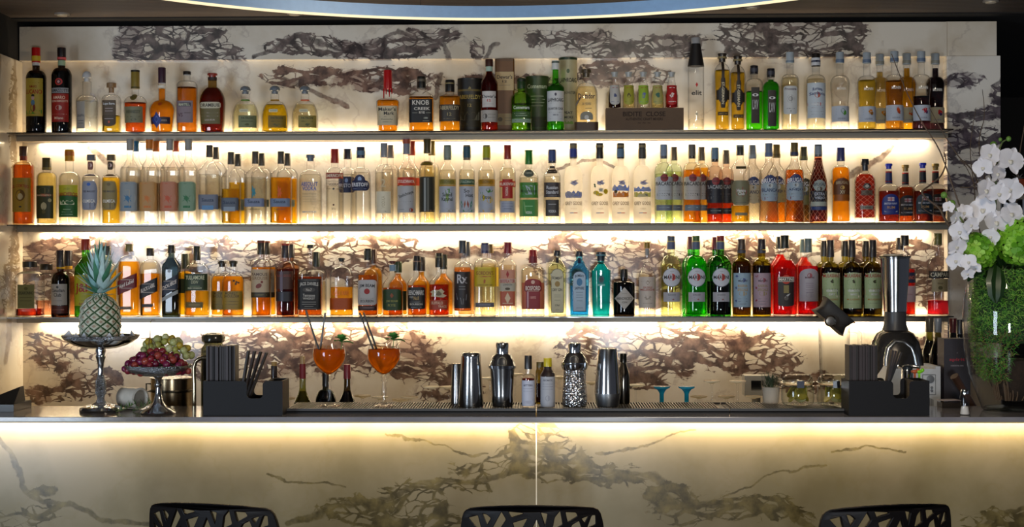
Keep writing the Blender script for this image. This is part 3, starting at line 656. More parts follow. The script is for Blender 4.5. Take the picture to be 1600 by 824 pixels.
B(s,815.5,16,123,139,144,159,'squat green whisky bottle with fluid white lettering',nw=6,sh='r',n=2.6,g='8c4',lq='9cc82a',ly=163,cap='1f3a18',capb=[(124,128,'142410')],labs=[('r',176,186,'3c5a2a',[('*B',179,.6,'cdb',22),('*B',182,.6,'cdb',18)],14.5),('r',187,193,'8fa48c',[('*B',190,.8,'4a5a44',20)],15),('r',166,173,None,[('Connemara',169.5,5.4,'e6eade',25)],14)],name='whiskey_bottle')
B(s,868.6,14,95,109,127,139,'green whisky bottle with white capsule and large white label',nw=5,nt=4.6,sh='s',g='4b2',lq='7fae1a',ly=134,cap='d9dcd8',capb=[(96.5,99,'4a5a50')],labs=[('r',143.5,191,'d5d6d6',[('*O',149,5,'445',3.5),('LAPHROAIG',157.5,6,'26262a',24),('*B',162.5,.6,'666',22),('QUARTER CASK',171.5,4.4,'26262a',24),('*B',177,.6,'666',20),('1815',181,2.6,'445',8),('*B',187,.6,'888',18)],13)],name='whiskey_bottle')
def tubebox(x,hw,yt,labcol,col,texts,label,lid,square=False,s=0,shade=None):
    Y=YR[1]+.004; sc=mpp(x,Y); zb=SHZ[s]; yb=412-(zb-CZ)*F/(at(x,412,Y).y*cos(YAW)-at(x,412,Y).x*sin(YAW)); H=yb-yt; dp=.036
    t=empty('whisky_box' if square else 'whisky_tube',(at(x,412,Y).x,Y,zb+.0004),label,'box' if square else 'tube')
    n=14 if square else 2; dr=dp/(hw*sc)
    MB().lathe([(hw*sc,0,n),(hw*sc,(H-4)*sc,n)],48,dr=dr).build('box_body' if square else 'tube_body',pr(col,.45),t)
    MB().lathe([(hw*1.01*sc,(H-4)*sc,n),(hw*1.01*sc,(H-.5)*sc,n),(hw*.97*sc,H*sc,n)],48,dr=dr).build('lid',pr(lid,.4),t)
    pf=Prof([(0,hw,n),(H,hw,n)])
    for i,L in enumerate(texts):
        L=list(L)+[None]*(8-len(L)); tx=[]
        for T in L[4] or (): T=list(T); T[1]=yb-T[1]; tx.append(T)
        mb=MB(); sl=[]; lab_geo(mb,pf,sc,dr,(L[0],yb-L[1],yb-L[2],L[3],tx,L[5] or hw*.94,L[6] or 0,L[7] or 0),i,sl)
        mesh_obj('label',mb.v,mb.f,[labmat(c) for c in sl],t,mb.m)
tubebox(735,19.5,123,None,'231e14',[('r',126,140,'17140f',[('*W',139,6,'8a7a48',6)]),('r',141,144,'6a5a2c',None),('r',148,158,None,[('ABERFELDY',153,6.4,'b9a050',34)]),('r',160,200,'2f2813',[('12',166,5,'a89048',6),('*M',182,14,'4a3e18',30),('*M',193,9,'3a3012',34)])],'dark olive-black whisky tube with gold letters, behind the amber whisky bottle','14120f')
tubebox(789.5,15,93.5,None,'6d4212',[('r',114,143,'c3a878',[("Dewar's",122,6,'3a2a20',24),('12',129,3.5,'4a3a2a',7),('*B',135,.6,'876',18)]),('r',179,197,'9c8458',[('*O',188,7,'5a4a30',7,0,-7),('*B',186,.6,'654',10,0,5),('*B',190,.6,'654',10,0,5)])],'tall brown whisky box with a cream label, behind the red-brown bottle','5d380f',True)
tubebox(840,18,120,None,'3a4e22',[('r',130,145,None,[('Connemara',136.5,7,'c8d0a8',31)]),('r',148,170,None,[('*B',152,.8,'a8b088',20),('*B',157,.7,'a8b088',24),('*B',162,.7,'a8b088',22),('*B',167,.7,'a8b088',18)]),('r',184,200,'33391c',[('*B',190,1,'a06a2a',26)])],'olive green whisky tube with pale cursive lettering, between two green bottles','2e4018')
tubebox(888,14.5,91,None,'b9b088',[('r',108,118,None,[('*O',113,7,'5a6a4a',5)]),('r',120,132,None,[('LAPHROAIG',127,7,'2a2a22',26)]),('r',140,152,None,[('QUARTER',147,5,'554',20,0,2)]),('r',172,196,None,[('PEAT',178,4,'333',14),('SMOKE',185,4,'333',16),('*M',193,5,'7a9a30',16)])],'tall cream whisky tube with dark green lid, behind the green bottle','24381c')
def wood_base(t,pf,sc,dr):
    MB().lathe([(18.6*sc,0,6),(18.6*sc,13*sc,6)],40,dr=dr).build('wooden_base',pr('4c3420',.5),t)
    mb=MB(); 
    mb.tube([(-9*sc,-.02,52*sc),(-13*sc,-.025,46*sc),(-16*sc,-.026,39*sc)],[.003,.0045,.0025],8).build('ribbon',pr('7c7268',.5),t)
B(s,916.6,17.6,109,121,130,148,'dome-shaped bottle on a wooden foot with script lettering',nw=6.5,sh='r',caps='t',cw=8,n=3,lq='fbeab8',ly=136,cap='4a3c28',extra=wood_base,labs=[('r',145,160,None,[('Dictador',152,8,'3a2c3c',26)],16),('r',160,175,None,[('20 YEARS',164,4,'776a5a',14),('*B',171,.8,'654',10,0,3)],16),('a',176,189,'8c8878',[('*O',185,7,'ccc8c0',7)],10,0)],name='rum_bottle')
# engraved wooden crate with five little bottles
Y=YR[0]; sc=mpp(1007,Y); X=at(1007,412,Y).x; t=empty('wooden_bottle_crate',(X,Y,Z1+.0004),'long brown wooden box with engraved lettering carrying five small soda bottles','crate')
mb=MB().box((0,0,17.2*sc),(120.5*sc,.076,34.4*sc)); mb.build('crate_body',pr('5a4026',.6,bump=.3,bs=60,var=.2),t,smooth=False)
mb=MB(); flat_text(mb,'BIDITE  CLOSE',-1*sc,-.0386,25*sc,7.5*sc,66*sc); flat_text(mb,'AUTHENTIC CRAFT MIXERS',-1*sc,-.0386,17*sc,4*sc,58*sc); flat_text(mb,'~ ~ ~',-1*sc,-.0386,11*sc,1.6*sc,20*sc); mb.build('engraved_lettering',pr('2e1e10',.8),t,smooth=False)
ZT=Z1+.0008+34.4*sc
for x,lc,lab,ac,ds in ((961,'2a120a','c4c0ba','44507a','dark cola soda bottle with pale label, leftmost on the wooden box'),(983,'f0e0a0','a8a43a','5a5020','small soda bottle with mustard-green label, second from the left on the wooden box'),(1005.7,'f2f4e8','9cb83c','6a74b0','small cloudy soda bottle with lime green label, in the middle on the wooden box'),(1028,'f2e294','b0a860','3a6a5a','pale yellow soda bottle with khaki label, second from right on the box'),(1050,'a01414','b02020','e8d8d0','small red soda bottle, rightmost on the wooden box')):
    B(0,x,10.3,113,120.5,124,150,ds,base=ZT,nw=4.6,sh='c',bw=1,cw=6,caps='flare',cap='a8aaa8',lq=lc,ly=134 if x!=961 else 135,labs=[('u',134,165,lab,[('*B',138,1,'a33' if x!=1050 else 'fff',8),('*W',150,10,ac,9),('*B',160,1,ac,11)],7.7,0,5)],name='soda_bottle',cat='bottle')
B(s,1088,12.6,59.5,68.5,70,104,'very tall slim clear bottle with a long black conical collar',nw=7,cw=7.4,sh='c',lq='f4f4ee',ly=186,cap='9a9a9c',bands=[(69,104,'1c1817')],labs=[('r',126,140,None,[('*D',134,8,'c8201c',4)],11),('r',140,152,None,[('elit',146.5,7.5,'2a2622',16)],11),('r',176,184,None,[('*W',180,6,'c8c0a8',8)],11)],name='vodka_bottle')
for x,hw,yt,lb in ((1129,12.4,84,'fluted golden liqueur bottle with black centre strip, left one of the pair'),(1153.3,11.9,88,'fluted golden liqueur bottle with black centre strip, right one of the pair')):
    B(s,x,hw,yt,yt+13,yt+16,yt+32,lb,nw=5,nt=5,sh='d',n=2.4,bw=.9,wa=.06,lq='f4bc30',ly=yt+26,cap='2a2018',caps='flare',cw=7,capb=[(yt+5,yt+8,'8a7a54')],labs=[('r',yt+14,yt+39,'241a14',None,2.2),('r',yt+58,yt+73,'2a2420',None,10),('o',yt+52,yt+79,'2a2420',None,8.5),('w',yt+39,yt+86,'1c1614',[('ST-GERMAIN',yt+63,4.2,'d8cba8',34,-pi/2)],3.6,0,4),('r',yt+92,yt+97.5,'4a3a1c',[('*B',yt+95,1,'a98a40',12)],8)],name='liqueur_bottle')
for x,hw,yt,ly,lb in ((1178.9,13.3,103,143.5,'bright green liqueur bottle with black strip label, partly emptied'),(1205,13.3,107.6,125,'bright green liqueur bottle with black strip label, full to the neck')):
    B(s,x,hw,yt,yt+13,yt+20,yt+30,lb,nw=5.2,n=4 if x<1190 else 3,sh='r',lq='3fe000' if x<1190 else '1fa800',ly=ly,cap='17151a',capb=[(yt+4,yt+10,'3a3a44')],labs=[('r',yt+35,yt+91,'2b2520',[('*O',yt+47,4.5,'ddd',10),('*O',yt+47,3,'222',4),('LXV',yt+62,15,'bbb',9)],6.4)],name='liqueur_bottle')
B(s,1235,14,82,99,116,127,'pale spirit bottle with silver capsule and tall white label',nw=5.4,sh='r',bw=.95,lq='f2ecd0',ly=122,cap='a6b0b8',capb=[(95,98,'7a8894')],labs=[('w',136,180,'c9cac8',[('Prussana',140.5,4,'5a4a5a',18),('*O',156,13,'a5a5a2',12),('*O',156,8,'8a8a8c',7),('*B',171,.8,'555',12),('*D',175,2,'333')],10.5,-1,3)],name='liqueur_bottle')
B(s,1275.4,15,84,104,117,127,'anise bottle with ribbed foot, white label and red band',nw=6,sh='r',lq='f3eed8',ly=124,cap='1c1714',capb=[(91,103,'c6c8cc'),(95,98,'555a78')],labs=[('r',131,186,'c3ccd4',[('Romana',140,5,'2a3468',15,0,0,.35),('Sambuca',147,5,'2a3468',24,0,0,.35),('*O',150,9,'b05c4a',9),('*B',164.5,4.5,'b02020',28),('SAMBUCA',164.5,2.6,'ddd',18),('*B',170,.8,'955',18),('*B',176,.7,'888',20),('*B',180,.7,'888',18)],14.2)],name='anise_bottle')
FR={'g':('3a7a2a','5a9a3a'),'y':('c87a1a','8a5a1a'),'o':('c8501a','a83a10'),'r':('b8181c','3a2a5a')}
for x,row,yt,lc,ly,fr,lb in ((1313,0,82,None,None,'g','waisted syrup bottle, clear and empty-looking, with pale blue label'),(1355,0,82.5,'e8b838',126,'y','waisted syrup bottle of pale gold, front row next to the clear one'),(1375.4,1,85,'f0cc70',113,'y','waisted syrup bottle of pale yellow, back row, behind the gold and orange ones'),
    (1398,0,80.5,'e07c14',127,'o','waisted syrup bottle of deep orange, front row'),(1417.4,1,84,'f09a14',107,'o','waisted syrup bottle of bright orange, back row'),
    (1440,0,80.5,'2a0c14',151,'r','waisted syrup bottle with dark liquor only in its lower half'),(1462,1,84,'1c0a10',107,'r','waisted syrup bottle full of black-purple liquor, rightmost on the top shelf')):
    B(s,x,14.8,yt,yt+17,yt+36,yt+48,lb,row=row,nw=5.4,nt=5,sh='r',wa=.13,lq=lc,ly=ly,cap='9aa4ac',capb=[(yt+11,yt+16,'5f7088' if row==0 else '8a8a80')],labs=[('r',yt+54,yt+60,None,[('MONIN',yt+58,4.5,'e6e2d8',14)],11),('r',yt+85,yt+109.5,'b9c0cc' if row==0 else 'b0a68a',[('*B',yt+90,.5,'8a94a8',24),('*B',yt+94,.5,'8a94a8',24),('*B',yt+98,.5,'8a94a8',24),('*W',yt+93,11,FR[fr][0],11,0,3),('*W',yt+96,7,FR[fr][1],7,0,5),('LIQUEUR',yt+105,3,'76788a',12)],13.6)],name='syrup_bottle')
# ---------------------------------------------------------------- middle shelf
s=1
B(s,37,15.6,229,244,253,262,'amber tequila bottle with brown cap, leftmost on the middle shelf',nw=5.4,n=3,sh='r',g='ec9',lq='b8560c',ly=258,cap='4a2a1c',bands=[(244,251,'8a3018')],labs=[('r',279,332,'a8862c',[('EL CORTIJO',292,6,'a02c14',26,0,0,.3),('*O',306,18,'6a4a18',15),('*O',308,10,'c8b890',8),('*D',324,3,'333',6),('*B',284,1,'7a9a50',24)],14.6)],name='tequila_bottle')
B(s,73.4,14.6,247,266,269,278,'pale tequila bottle with dark green-brown label and red stripe',nw=6,n=3,sh='r',lq='f2d878',ly=271,cap='4c4420',capb=[(262,265,'8a7a40')],labs=[('r',291,342,'3a3c1c',[('*O',299,10,'6a6238',17),('*B',306,4,'b04a34',25),('RANCHERO',306,2.6,'e8c8a0',22),('*O',323,12,'b9b08a',9),('*W',331,9,'5a5228',12),('*O',314,6,'a9a070',5,0,9)],13.4)],name='tequila_bottle')
B(s,109,16.5,234,252,269,280,'clear tequila bottle with yellow cap and yellow-green mountain label',nw=6.2,sh='r',lq='f6f2de',ly=269,cap='d0901c',capb=[(237,244,'b8641c')],labs=[('r',290,307,'b8b42c',[('SAUZA',296,3,'8a8a20',10)],14.8),('r',306,340,'1f5a24',[('*M',317,7,'d8d8b0',22),('*B',328,.8,'9ab890',12),('*B',332,.8,'9ab890',16),('*B',336,.8,'9ab890',18)],14.8),('r',300,308,None,[('RANCHEROS',304,6,'9a1c14',29,0,0,.25)],15.3)],name='tequila_bottle')
for x,lc,a,b,lb in ((143,'f4f2ec','8c90a0','3c3448','slim clear tequila bottle with oval grey label and purple collar'),(174,'ecb024','8c7a4a','4a3018','slim gold tequila bottle with oval olive label')):
    B(s,x,13.8,242,251,272,281,lb,nw=6,sh='r',n=2.6,lq=lc,ly=278,cap='6a6a6e' if x<150 else '6a5a40',labs=[('w',253,266,'8a5a50' if x<150 else '4a3a28',[('*O',259,6,'c9a9a0')],4.2,0,4),('r',272,276,b,None,9),('w',284,329,a,[('*O',289,5,'2a58b0' if x<150 else '6a5a2a',6),('TRES MAGUEY',300,3,'33303c',20),('*O',320,14,b,20),('OLMECA',315,5,'e4e0d8',19)],12,0,12)],name='tequila_bottle')
for x,xb,a,c,lb in ((203.7,212.6,'8b9296','2a6a94','blue'),(234,244.5,'b98a50','c8701c','orange'),(266,275,'b9785a','c04a1c','coral red'),(295,None,'7a9478','1c6a38','green')):
    if xb:
        B(s,xb,14,221,237,247,268,'clear agave spirit bottle with %s cap, back row'%lb,row=1,nw=5,sh='s',n=4,lq='f6f4ee',ly=262,cap=c,cw=5.4,labs=[('r',287,331,a,None,13)],name='tequila_bottle')
    B(s,x,14.2,218,235,246,268,'clear agave spirit bottle with %s insect label, front row'%lb,nw=5,cw=5.6,sh='s',n=4,bw=.98,lq='f8f4ea',ly=262,cap='8a8884',capb=[(219,233,c if lb=='orange' else '9a9690')],labs=[('w',285,331,a,[('*O',311,28,'9c9a92' if lb=='blue' else a,24),('*D',311,9,c,9),('*D',311,4,c,16,.6),('*D',311,4,c,16,-.7),('*D',312,15,c,3,.3),('*B',324,3.5,c,11),('*B',288,.6,c,20)],13.4,0,3)],name='tequila_bottle')
def sq(x,xb,yt,lc,lb,art,desc,ys=267,labr=(305,328),hw=16.6,word='Sauza'):
    if xb: B(s,xb,hw*.95,yt+3,yt+22,yt+26,ys+3,desc+', back row',row=1,nw=5,sh='r',n=4,lq=lc,ly=ys+8,cap='4a4438',cw=5,labs=[('r',labr[0]+2,labr[1],'8a8a6a',None)],name='tequila_bottle')
    B(s,x,hw,yt,yt+19,yt+24,ys,desc+', front row',nw=5.2,sh='c',n=4,lq=lc,ly=ys+(6 if lc!='ecae1c' or x>400 else 18),cap='4c463c',cw=5.6,labs=([('r',289,312,None,[('*D',300,20,art,4,.25),('*D',302,18,art,4,-.3),('*D',301,12,art,3,.9),('*D',303,10,art,3,-1.1)],14)] if art else [])+[('r',labr[0],labr[1],lb,[(word,labr[0]+(labr[1]-labr[0])*.36,5.5,'26344e',19)],hw*.93),('r',labr[1]-6,labr[1]+1,'5a8ab8' if x<340 else '8a98a8',None,9) if not art else ('r',labr[1]+2,labr[1]+6,None,[('~o~o~',labr[1]+4,3,'5a4a2a',18)],12)],name='tequila_bottle')
sq(328,337.8,227,'f4f0e4','6e7484',None,'square clear tequila bottle with grey label and blue ribbon',ys=267)
sq(361.5,372,238,'ecae1c','58606e',None,'square golden tequila bottle with grey label',ys=278,labr=(310,330),hw=14.6)
sq(399.5,409.2,237,'f4f4ea','7a84a0','2a8496','square clear tequila bottle with teal leaf drawing',ys=272,labr=(311,324))
sq(439.5,449.4,237,'f09a08','70809c','c85a08','square orange-gold tequila bottle with orange leaf drawing',ys=272,labr=(311,324))
B(s,485.5,18,242,252,266,281,'clear vodka bottle with big blue letters and a low round stopper',nw=6.2,caps='t',cw=6.8,sh='r',lq='f7f2e2',ly=273,cap='5a6878',labs=[('r',283,300,None,[('ABSOLUT',288.5,6.6,'2450b0',26),('VODKA',295.5,6.6,'2450b0',22)],15),('r',300,320,None,[('Country of Sweden',304,3,'9a927c',22),('*B',308,.6,'a9a08a',22),('*B',312,.6,'a9a08a',20),('*B',316,.6,'a9a08a',22)],15),('r',328,335,None,[('IMPORTED',332,2.6,'7a90b0',22)],15)],name='vodka_bottle')
B(s,523.4,14,233,255,262,271,'clear vodka bottle with red cap and red curved name band',nw=5.4,sh='r',lq='f4efe0',ly=291,cap='a0281c',labs=[('r',271,280,'96281c',[('SMIRNOFF',275.5,5.2,'e8d8c0',26)],13.4),('r',281,302,None,[('*B',284,.6,'8a7a60',20),('VODKA',289,3.4,'6a5a48',16),('*O',296,3.4,'444'),('*B',296,1,'9a8a70',8,0,-9),('*B',296,1,'9a8a70',8,0,9)],13),('r',318,332,None,[('*O',321,3,'5a3a2a'),('37.5',327,3,'5a4a3a',6)],13)],name='vodka_bottle')
B(s,543.4,14.5,233,249,262,276,'vodka bottle with dark blue shield label, half hidden in the back row',row=1,nw=5.6,sh='r',lq='f4f0e6',ly=273,cap='2c3040',labs=[('w',277,302,'20264a',[('ERISTOFF',291,6,'c8ccd8',25),('*O',283,7,'7a90b8',5)],13,0,5)],name='vodka_bottle')
B(s,564,15.5,230,247,262,275,'vodka bottle with dark blue shield label, front row',nw=5.8,sh='r',bw=1.08,lq='f4f0e6',ly=270,cap='34384a',capb=[(236,243,'5a7890')],labs=[('o',274,296,'20264a',[('*O',281,8,'8aa0c8',6)],9),('w',283,299,'20264a',[('ERISTOFF',289.5,6,'dfe0e6',25),('*B',296,.8,'8890b0',20)],14.2,0,5)],name='vodka_bottle')
B(s,610,13.5,227,247,258,270,'clear tall bottle with grey capsule, back row behind the embossed one',row=1,nw=5,sh='r',lq='f6f1e6',ly=265,cap='8c8680',name='vodka_bottle')
B(s,600.5,14.4,224,246,257,271,'clear vodka bottle with a faint numeral and silver capsule',nw=5,sh='r',lq='f6f1e2',ly=270,cap='8f9094',labs=[('r',276,300,None,[('2',287,13,'c4b694',8)],12),('r',300,334,'e0d6bc',[('VODKA',317,5,'b8aa88',20,pi/2),('*B',331,1,'8a8468',22)],11.5)],name='vodka_bottle')
B(s,643.5,14,221,243,254,270,'clear vodka bottle with red capsule, back row',row=1,nw=5,sh='s',lq='f6f2e6',ly=265,cap='b83a20',labs=[('r',279,291,'c23a20',None,13.4)],name='vodka_bottle')
B(s,635.6,14.6,217,241,250,269,'clear vodka bottle with red band and pale grey label with black script, front row',nw=5,sh='s',lq='f7f2e4',ly=263,cap='8a8c94',capb=[(218,225,'a04a30')],labs=[('r',278,290.5,'bf2f18',[('STOLICHNAYA',284.5,5,'f0e0d0',26)],14.2),('r',291.5,333,'adadb0',[('Stolichnaya',305,6.5,'3a3836',24,.35),('*B',316,.8,'555',22),('*O',329,6,'a0381c',6,0,8),('*B',328,.6,'777',8,0,-7)],14)],name='vodka_bottle')
B(s,675,12.4,221,243,255,268,'pale bottle with gold capsule, back row',row=1,nw=4.6,sh='r',lq='f0e8c0',ly=262,cap='8a6c1c',name='grappa_bottle')
B(s,668,12.6,217.5,240,252,266,'tall bottle with dark bronze capsule and dark mirrored wrap label',nw=5,sh='r',lq='f4e8b8',ly=258,cap='4a3c1c',bands=[(252.5,258,'7a6420')],labs=[('r',277,332,'2a2a22',[('*B',305,52,'8a8c88',3,0,-3),('*B',305,52,'5a5c54',2,0,2),('*B',330,2,'8a5a1c',20)],11.8)],name='grappa_bottle')
def stoli(x,hw,cap,band,bt,desc,art,word,foot):
    B(s,x,hw,227,250,253,271,desc,nw=5,sh='s',lq='f6f0dc',ly=266,cap=cap[0],capb=[(230,247,cap[1])],labs=[('r',281,289.5,band,[('STOLICHNAYA',285,4.4,bt,22)],hw*.95),('r',290,291.5,'9a7418',None,hw*.95),('r',292,333,'a8acb8',art+word+[('*M',329,5,foot,22)],hw*.95)],name='vodka_bottle')
stoli(699.7,13.6,('6f7a6a','8a9488'),'8c8038','5c5424','clear vodka bottle with khaki band and green leafy label',[('*W',300,12,'3c7a28',22),('*D',306,18,'5a8a2c',4,.3),('*D',308,20,'6a9a3c',4,-.25),('*D',311,16,'8aa04c',3,.1)],[('Salted',305,6,'26301c',15),('Karamel',312,6,'26301c',17)],'9a8a68')
stoli(730,12.6,('7a6a54','2c5060'),'1f4630','a8b8a0','clear vodka bottle with dark green band and little pepper drawings',[('*D',320,13,'2c7a58',3.2,.1,-8),('*D',320,13,'9a5a3c',3.2,-.1,-3),('*D',320,13,'8a3420',3.2,.1,2),('*D',320,13,'2c7a58',3.2,-.1,7)],[('So',299,6,'282828',9),('Hot',306,6,'282828',11,0,4)],'3c7a3c')
stoli(760.7,13.4,('8a7a54','a8a818'),'a87c14','6a4c10','clear vodka bottle with mustard band and lemon label',[('*W',299,9,'3c7a28',14,0,4),('*O',313,11,'c8a41c',9,0,5),('*O',310,10,'b8a41c',8,0,-6),('*D',302,12,'4c8a30',4,.5,-8)],[('Citros',309,5.5,'26301c',14)],'c89a20')
B(s,793.4,13,227,249,253,271,'clear vodka bottle with red capsule and red cross-shaped label',nw=5,sh='s',lq='f5efda',ly=263,cap='9a2c20',labs=[('r',281,311,'a8231a',None,8),('r',284,293,'b02a1c',[('ELIKOVSKI',288.5,4.6,'e8d8c8',23)],12.4),('r',315,333,'9aa0b2',[('*B',319,.6,'667',16),('*B',323,.6,'667',16),('*B',327,.8,'556',12)],11.4),('r',293,310,None,[('VODKA',300,4,'e0c8b8',14,pi/2,-1)],8)],name='vodka_bottle')
B(s,826.6,15,235,257,262,278,'vodka bottle with green cap and two green-and-silver labels',nw=5.2,sh='s',n=3,lq='f6f2de',ly=278,cap='1f7a28',capb=[(235,237,'3a5a30')],labs=[('o',266,278,'5c6458',[('1894',271.5,3.5,'c8ccb8',9)],8.4),('r',286,310,'3c7c2c',[('*B',298,14,'9cacb4',28),('*W',292,5,'5a8a5a',6),('Moskovskaya',300,6.5,'1f3c20',25)],14.4),('r',313,339,'6a9a50',[('*B',326,25,'1f7c24',18),('VODKA',333,4,'e0e8d8',10),('*B',323,.8,'9ad09a',12)],14.4)],name='vodka_bottle')
B(s,863,13.4,234,255,258,277,'vodka bottle with black-blue cap and two charcoal labels',nw=5.2,sh='s',n=2.6,lq='f6f1e0',ly=276,cap='2c2c38',capb=[(236,252,'3c4a80')],labs=[('r',260,264,'5a5048',None,4),('w',266,272,'4a3e34',[('*B',269,1,'a98',10)],8.4),('r',286,309,'3a3236',[('Russian',294,5.5,'c8c8cc',18),('Standard',301,5.5,'c8c8cc',19),('*B',307,.8,'888',20)],12.8),('r',313,338.5,'3c3836',[('*B',320,1,'999',12),('VODKA',331,4.4,'c8c8c8',12)],10.4)],name='vodka_bottle')
def goose(x,cap,cb,hue,desc,blobs):
    B(s,x,13.9,224,248,259,277,desc,nw=5,sh='r',n=2,lq=None,cap=cap,capb=[(227,231,'8a7a5a')]+([(233,246,cb)] if cb else []),body=frost('f2ece0'),labs=[('r',279,312,None,[('*W',287,9,'a8a4b8',16,0,2),('*D',284,2,'6a5a7a',12,.4,2),('*D',286,2,'7a6a8a',12,-.5,0)]+blobs,13),('r',314,324,None,[('GREY GOOSE',318.5,5.6,'6a5a4c',26)],13.4),('r',325,337,None,[('VODKA',327,2,'a89c88',10),('*B',333.5,1.2,'5a6aa0',6,0,-3),('*B',333.5,1.2,'b84a3c',6,0,3)],12)],name='vodka_bottle')
goose(896.3,'6f665a','2a3a8c','b','frosted vodka bottle with violet bird drawing, leftmost of the four frosted ones',[('*M',303,9,'6a74a8',26),('*M',307,6,'8a84a0',24)])
goose(937.3,'2c2824',None,'y','frosted vodka bottle with lemon drawing and black capsule',[('*W',291,9,'3a5a48',5,0,-8),('*O',302,6,'d8b818',9,0,-6),('*O',305,5,'d8b010',11,0,-1),('*O',300,8,'d8b818',7,0,9),('*W',298,8,'a8a898',12,0,1)])
goose(970,'34302c','5a7894','o','frosted vodka bottle with orange fruit drawing and blue-grey capsule',[('*M',294,10,'5a78c8',26,0,0),('*M',304,10,'d87a18',24),('*O',300,5,'3a3a20',5,0,-8),('*O',305,7,'e8861c',13,0,5)])
goose(1003.8,'3a342e','4a4440','s','frosted vodka bottle with yellow and blue landscape drawing, rightmost of the four frosted ones',[('*M',296,8,'6a84c8',26),('*M',304,9,'c8b848',26),('*D',306,3,'3a4a28',8,-.4,7)])
def bac(x,xb,lc,lc2,cap,cb,desc,lab,dark=False,yt=226,hw=14.4,g='e4f4dc',zl=272):
    lab2=lambda w:[('w',yt+51,yt+87,lab,[('BACARDI',yt+62,6,'222' if not dark else 'aaa',26),('*B',yt+67,.7,'777',22),('*B',yt+79,4,'33302c' if not dark else '555',22),('*B',yt+73,.6,'888',18)],13.4,0,2),('o',yt+47,yt+59,'8c2c30',[('*D',yt+53,4,'2a1a1c',9),('*B',yt+53,1,'2a1a1c',9)],6.2),('r',yt+95,yt+104,'6e7684' if not dark else '22242c',[('*B',yt+99,1,'9aa',16)],12.4)]
    B(s,xb,hw*.93,yt+4,yt+25,yt+30,yt+45,desc+', back row',row=1,nw=5,sh='r',g=g,lq=lc2,ly=zl-3,cap='7a6e5c',cw=5.4,labs=lab2(0),name='rum_bottle')
    B(s,x,hw,yt,yt+22,yt+28,yt+44,desc+', front row',nw=5.1,sh='r',g=g,lq=lc,ly=zl,cap=cap,cw=5.6,capb=[(yt+1,yt+18,cb)],labs=lab2(1),name='rum_bottle')
bac(1037.4,1053.5,'e6f4d0','eef0b8','5a5c64','8494a8','white rum bottle with round bat emblem and greenish foot','b9bcc0')
bac(1081.6,1096.6,'ef7d0a','f0a030','3c342c','6c645c','amber rum bottle with round bat emblem on pale label','b4aca6',g='f8ecd0',zl=266)
bac(1117.4,1134.9,'c02c04','c8380a','33302e','6a8498','dark red rum bottle with black bat label','26262e',True,yt=231,hw=12.8,g='f6dccc',zl=284)
B(s,1156.8,14.6,227,243,248,265,'rum bottle with red disc on olive oval label, clear top and amber foot',nw=5.2,sh='s',lq='f0a010',ly=322,cap='3c3c38',capb=[(227,230,'8a8a80')],labs=[('r',261,265,'4a4020',None,8),('w',283,321,'7e7a5e',[('*O',301,16,'8c1c24',17),('Havana',298.5,4.6,'ddd',14),('Club',303.5,4.6,'ddd',10),('*B',314,.7,'444',20),('*B',317,.7,'444',16)],13.8,0,8),('r',333,337.5,'7a7864',None,9.5)],name='rum_bottle')
def brug(x,row,yt,lc,cap,cb,desc,word,arc='26386c',lab='9aaab8',net='a8885c',ly=290):
    k=0 if row==0 else 3
    def nets(t,pf,sc,dr):
        mb=MB()
        for sg in (1,-1):
            for q in range(10):
                P=[]
                for i in range(25):
                    z=4+i*4.6; r,n=pf.at(z)
                    if z>104: break
                    a=sg*(i*.26)+q*2*pi/10; P.append((r*1.02*sc*cos(a),r*1.02*sc*dr*sin(a),z*sc))
                mb.tube(P,.00035,4)
        mb.build('netting',pr(net,.5),t)
    B(s,x,14.4,yt,yt+21,yt+28,yt+47,desc,row=row,nw=5.2,sh='s',bw=1.05,wa=.05,lq=lc,ly=ly,cap=cap,capb=[(yt+15,yt+20,cb)],extra=nets,labs=[('o',yt+50,yt+92,arc,None,13),('w',yt+63,yt+91,lab,[('*O',yt+67,8,'c0c4c4',9),('*D',yt+67,4,'5a4a28',4),(word,yt+74,5.4,'23345c',24),('*B',yt+81,1,'6a6a50',20),('*B',yt+87,4,'7a3040',24)],13.2,0,3),('r',yt+50,yt+63,None,[('BRUGAL',yt+59,7,'e8e8ec',25,0,0,.22)],13.6)],name='rum_bottle')
brug(1176,1,227,'f4ecd4','8a9298','9aa4ac','netted clear rum bottle, back row between the red disc bottle and the next','BLANCO',lab='c8bc9c')
brug(1213.5,1,226,'e0640c','8a7440','6a5830','netted orange rum bottle, back row behind two arched blue labels','ANEJO',lab='b0a06c')
brug(1201.5,0,224,'f2b878','6f7c90','5a6c94','netted rum bottle with blue arched name and silver cap, front row','BLANCA')  # peach liquor colour paints in the orange refracted through this white rum
brug(1241.6,0,223,'dc5408','6c5c38','343a5c','netted orange rum bottle with blue arched name and brown cap, front row','AÑEJO',ly=266)
brug(1256,1,229.5,'4a2c10','4a4a34','6a6840','netted dark rum bottle, back row beside the tapering one','RESERVA',arc='3a3424',lab='7a7444',net='c8a860')
def net2(n,top,col,zz=3):
    def f(t,pf,sc,dr):
        mb=MB()
        for sg in (1,-1):
            for q in range(n):
                P=[]
                for i in range(31):
                    z=zz+i*(top-zz)/30; r,_=pf.at(z); a=sg*(i*.17)+q*2*pi/n; P.append((r*1.02*sc*cos(a),r*1.02*sc*dr*sin(a),z*sc))
                mb.tube(P,.0004,4)
        mb.build('netting',pr(col,.5),t)
    return f
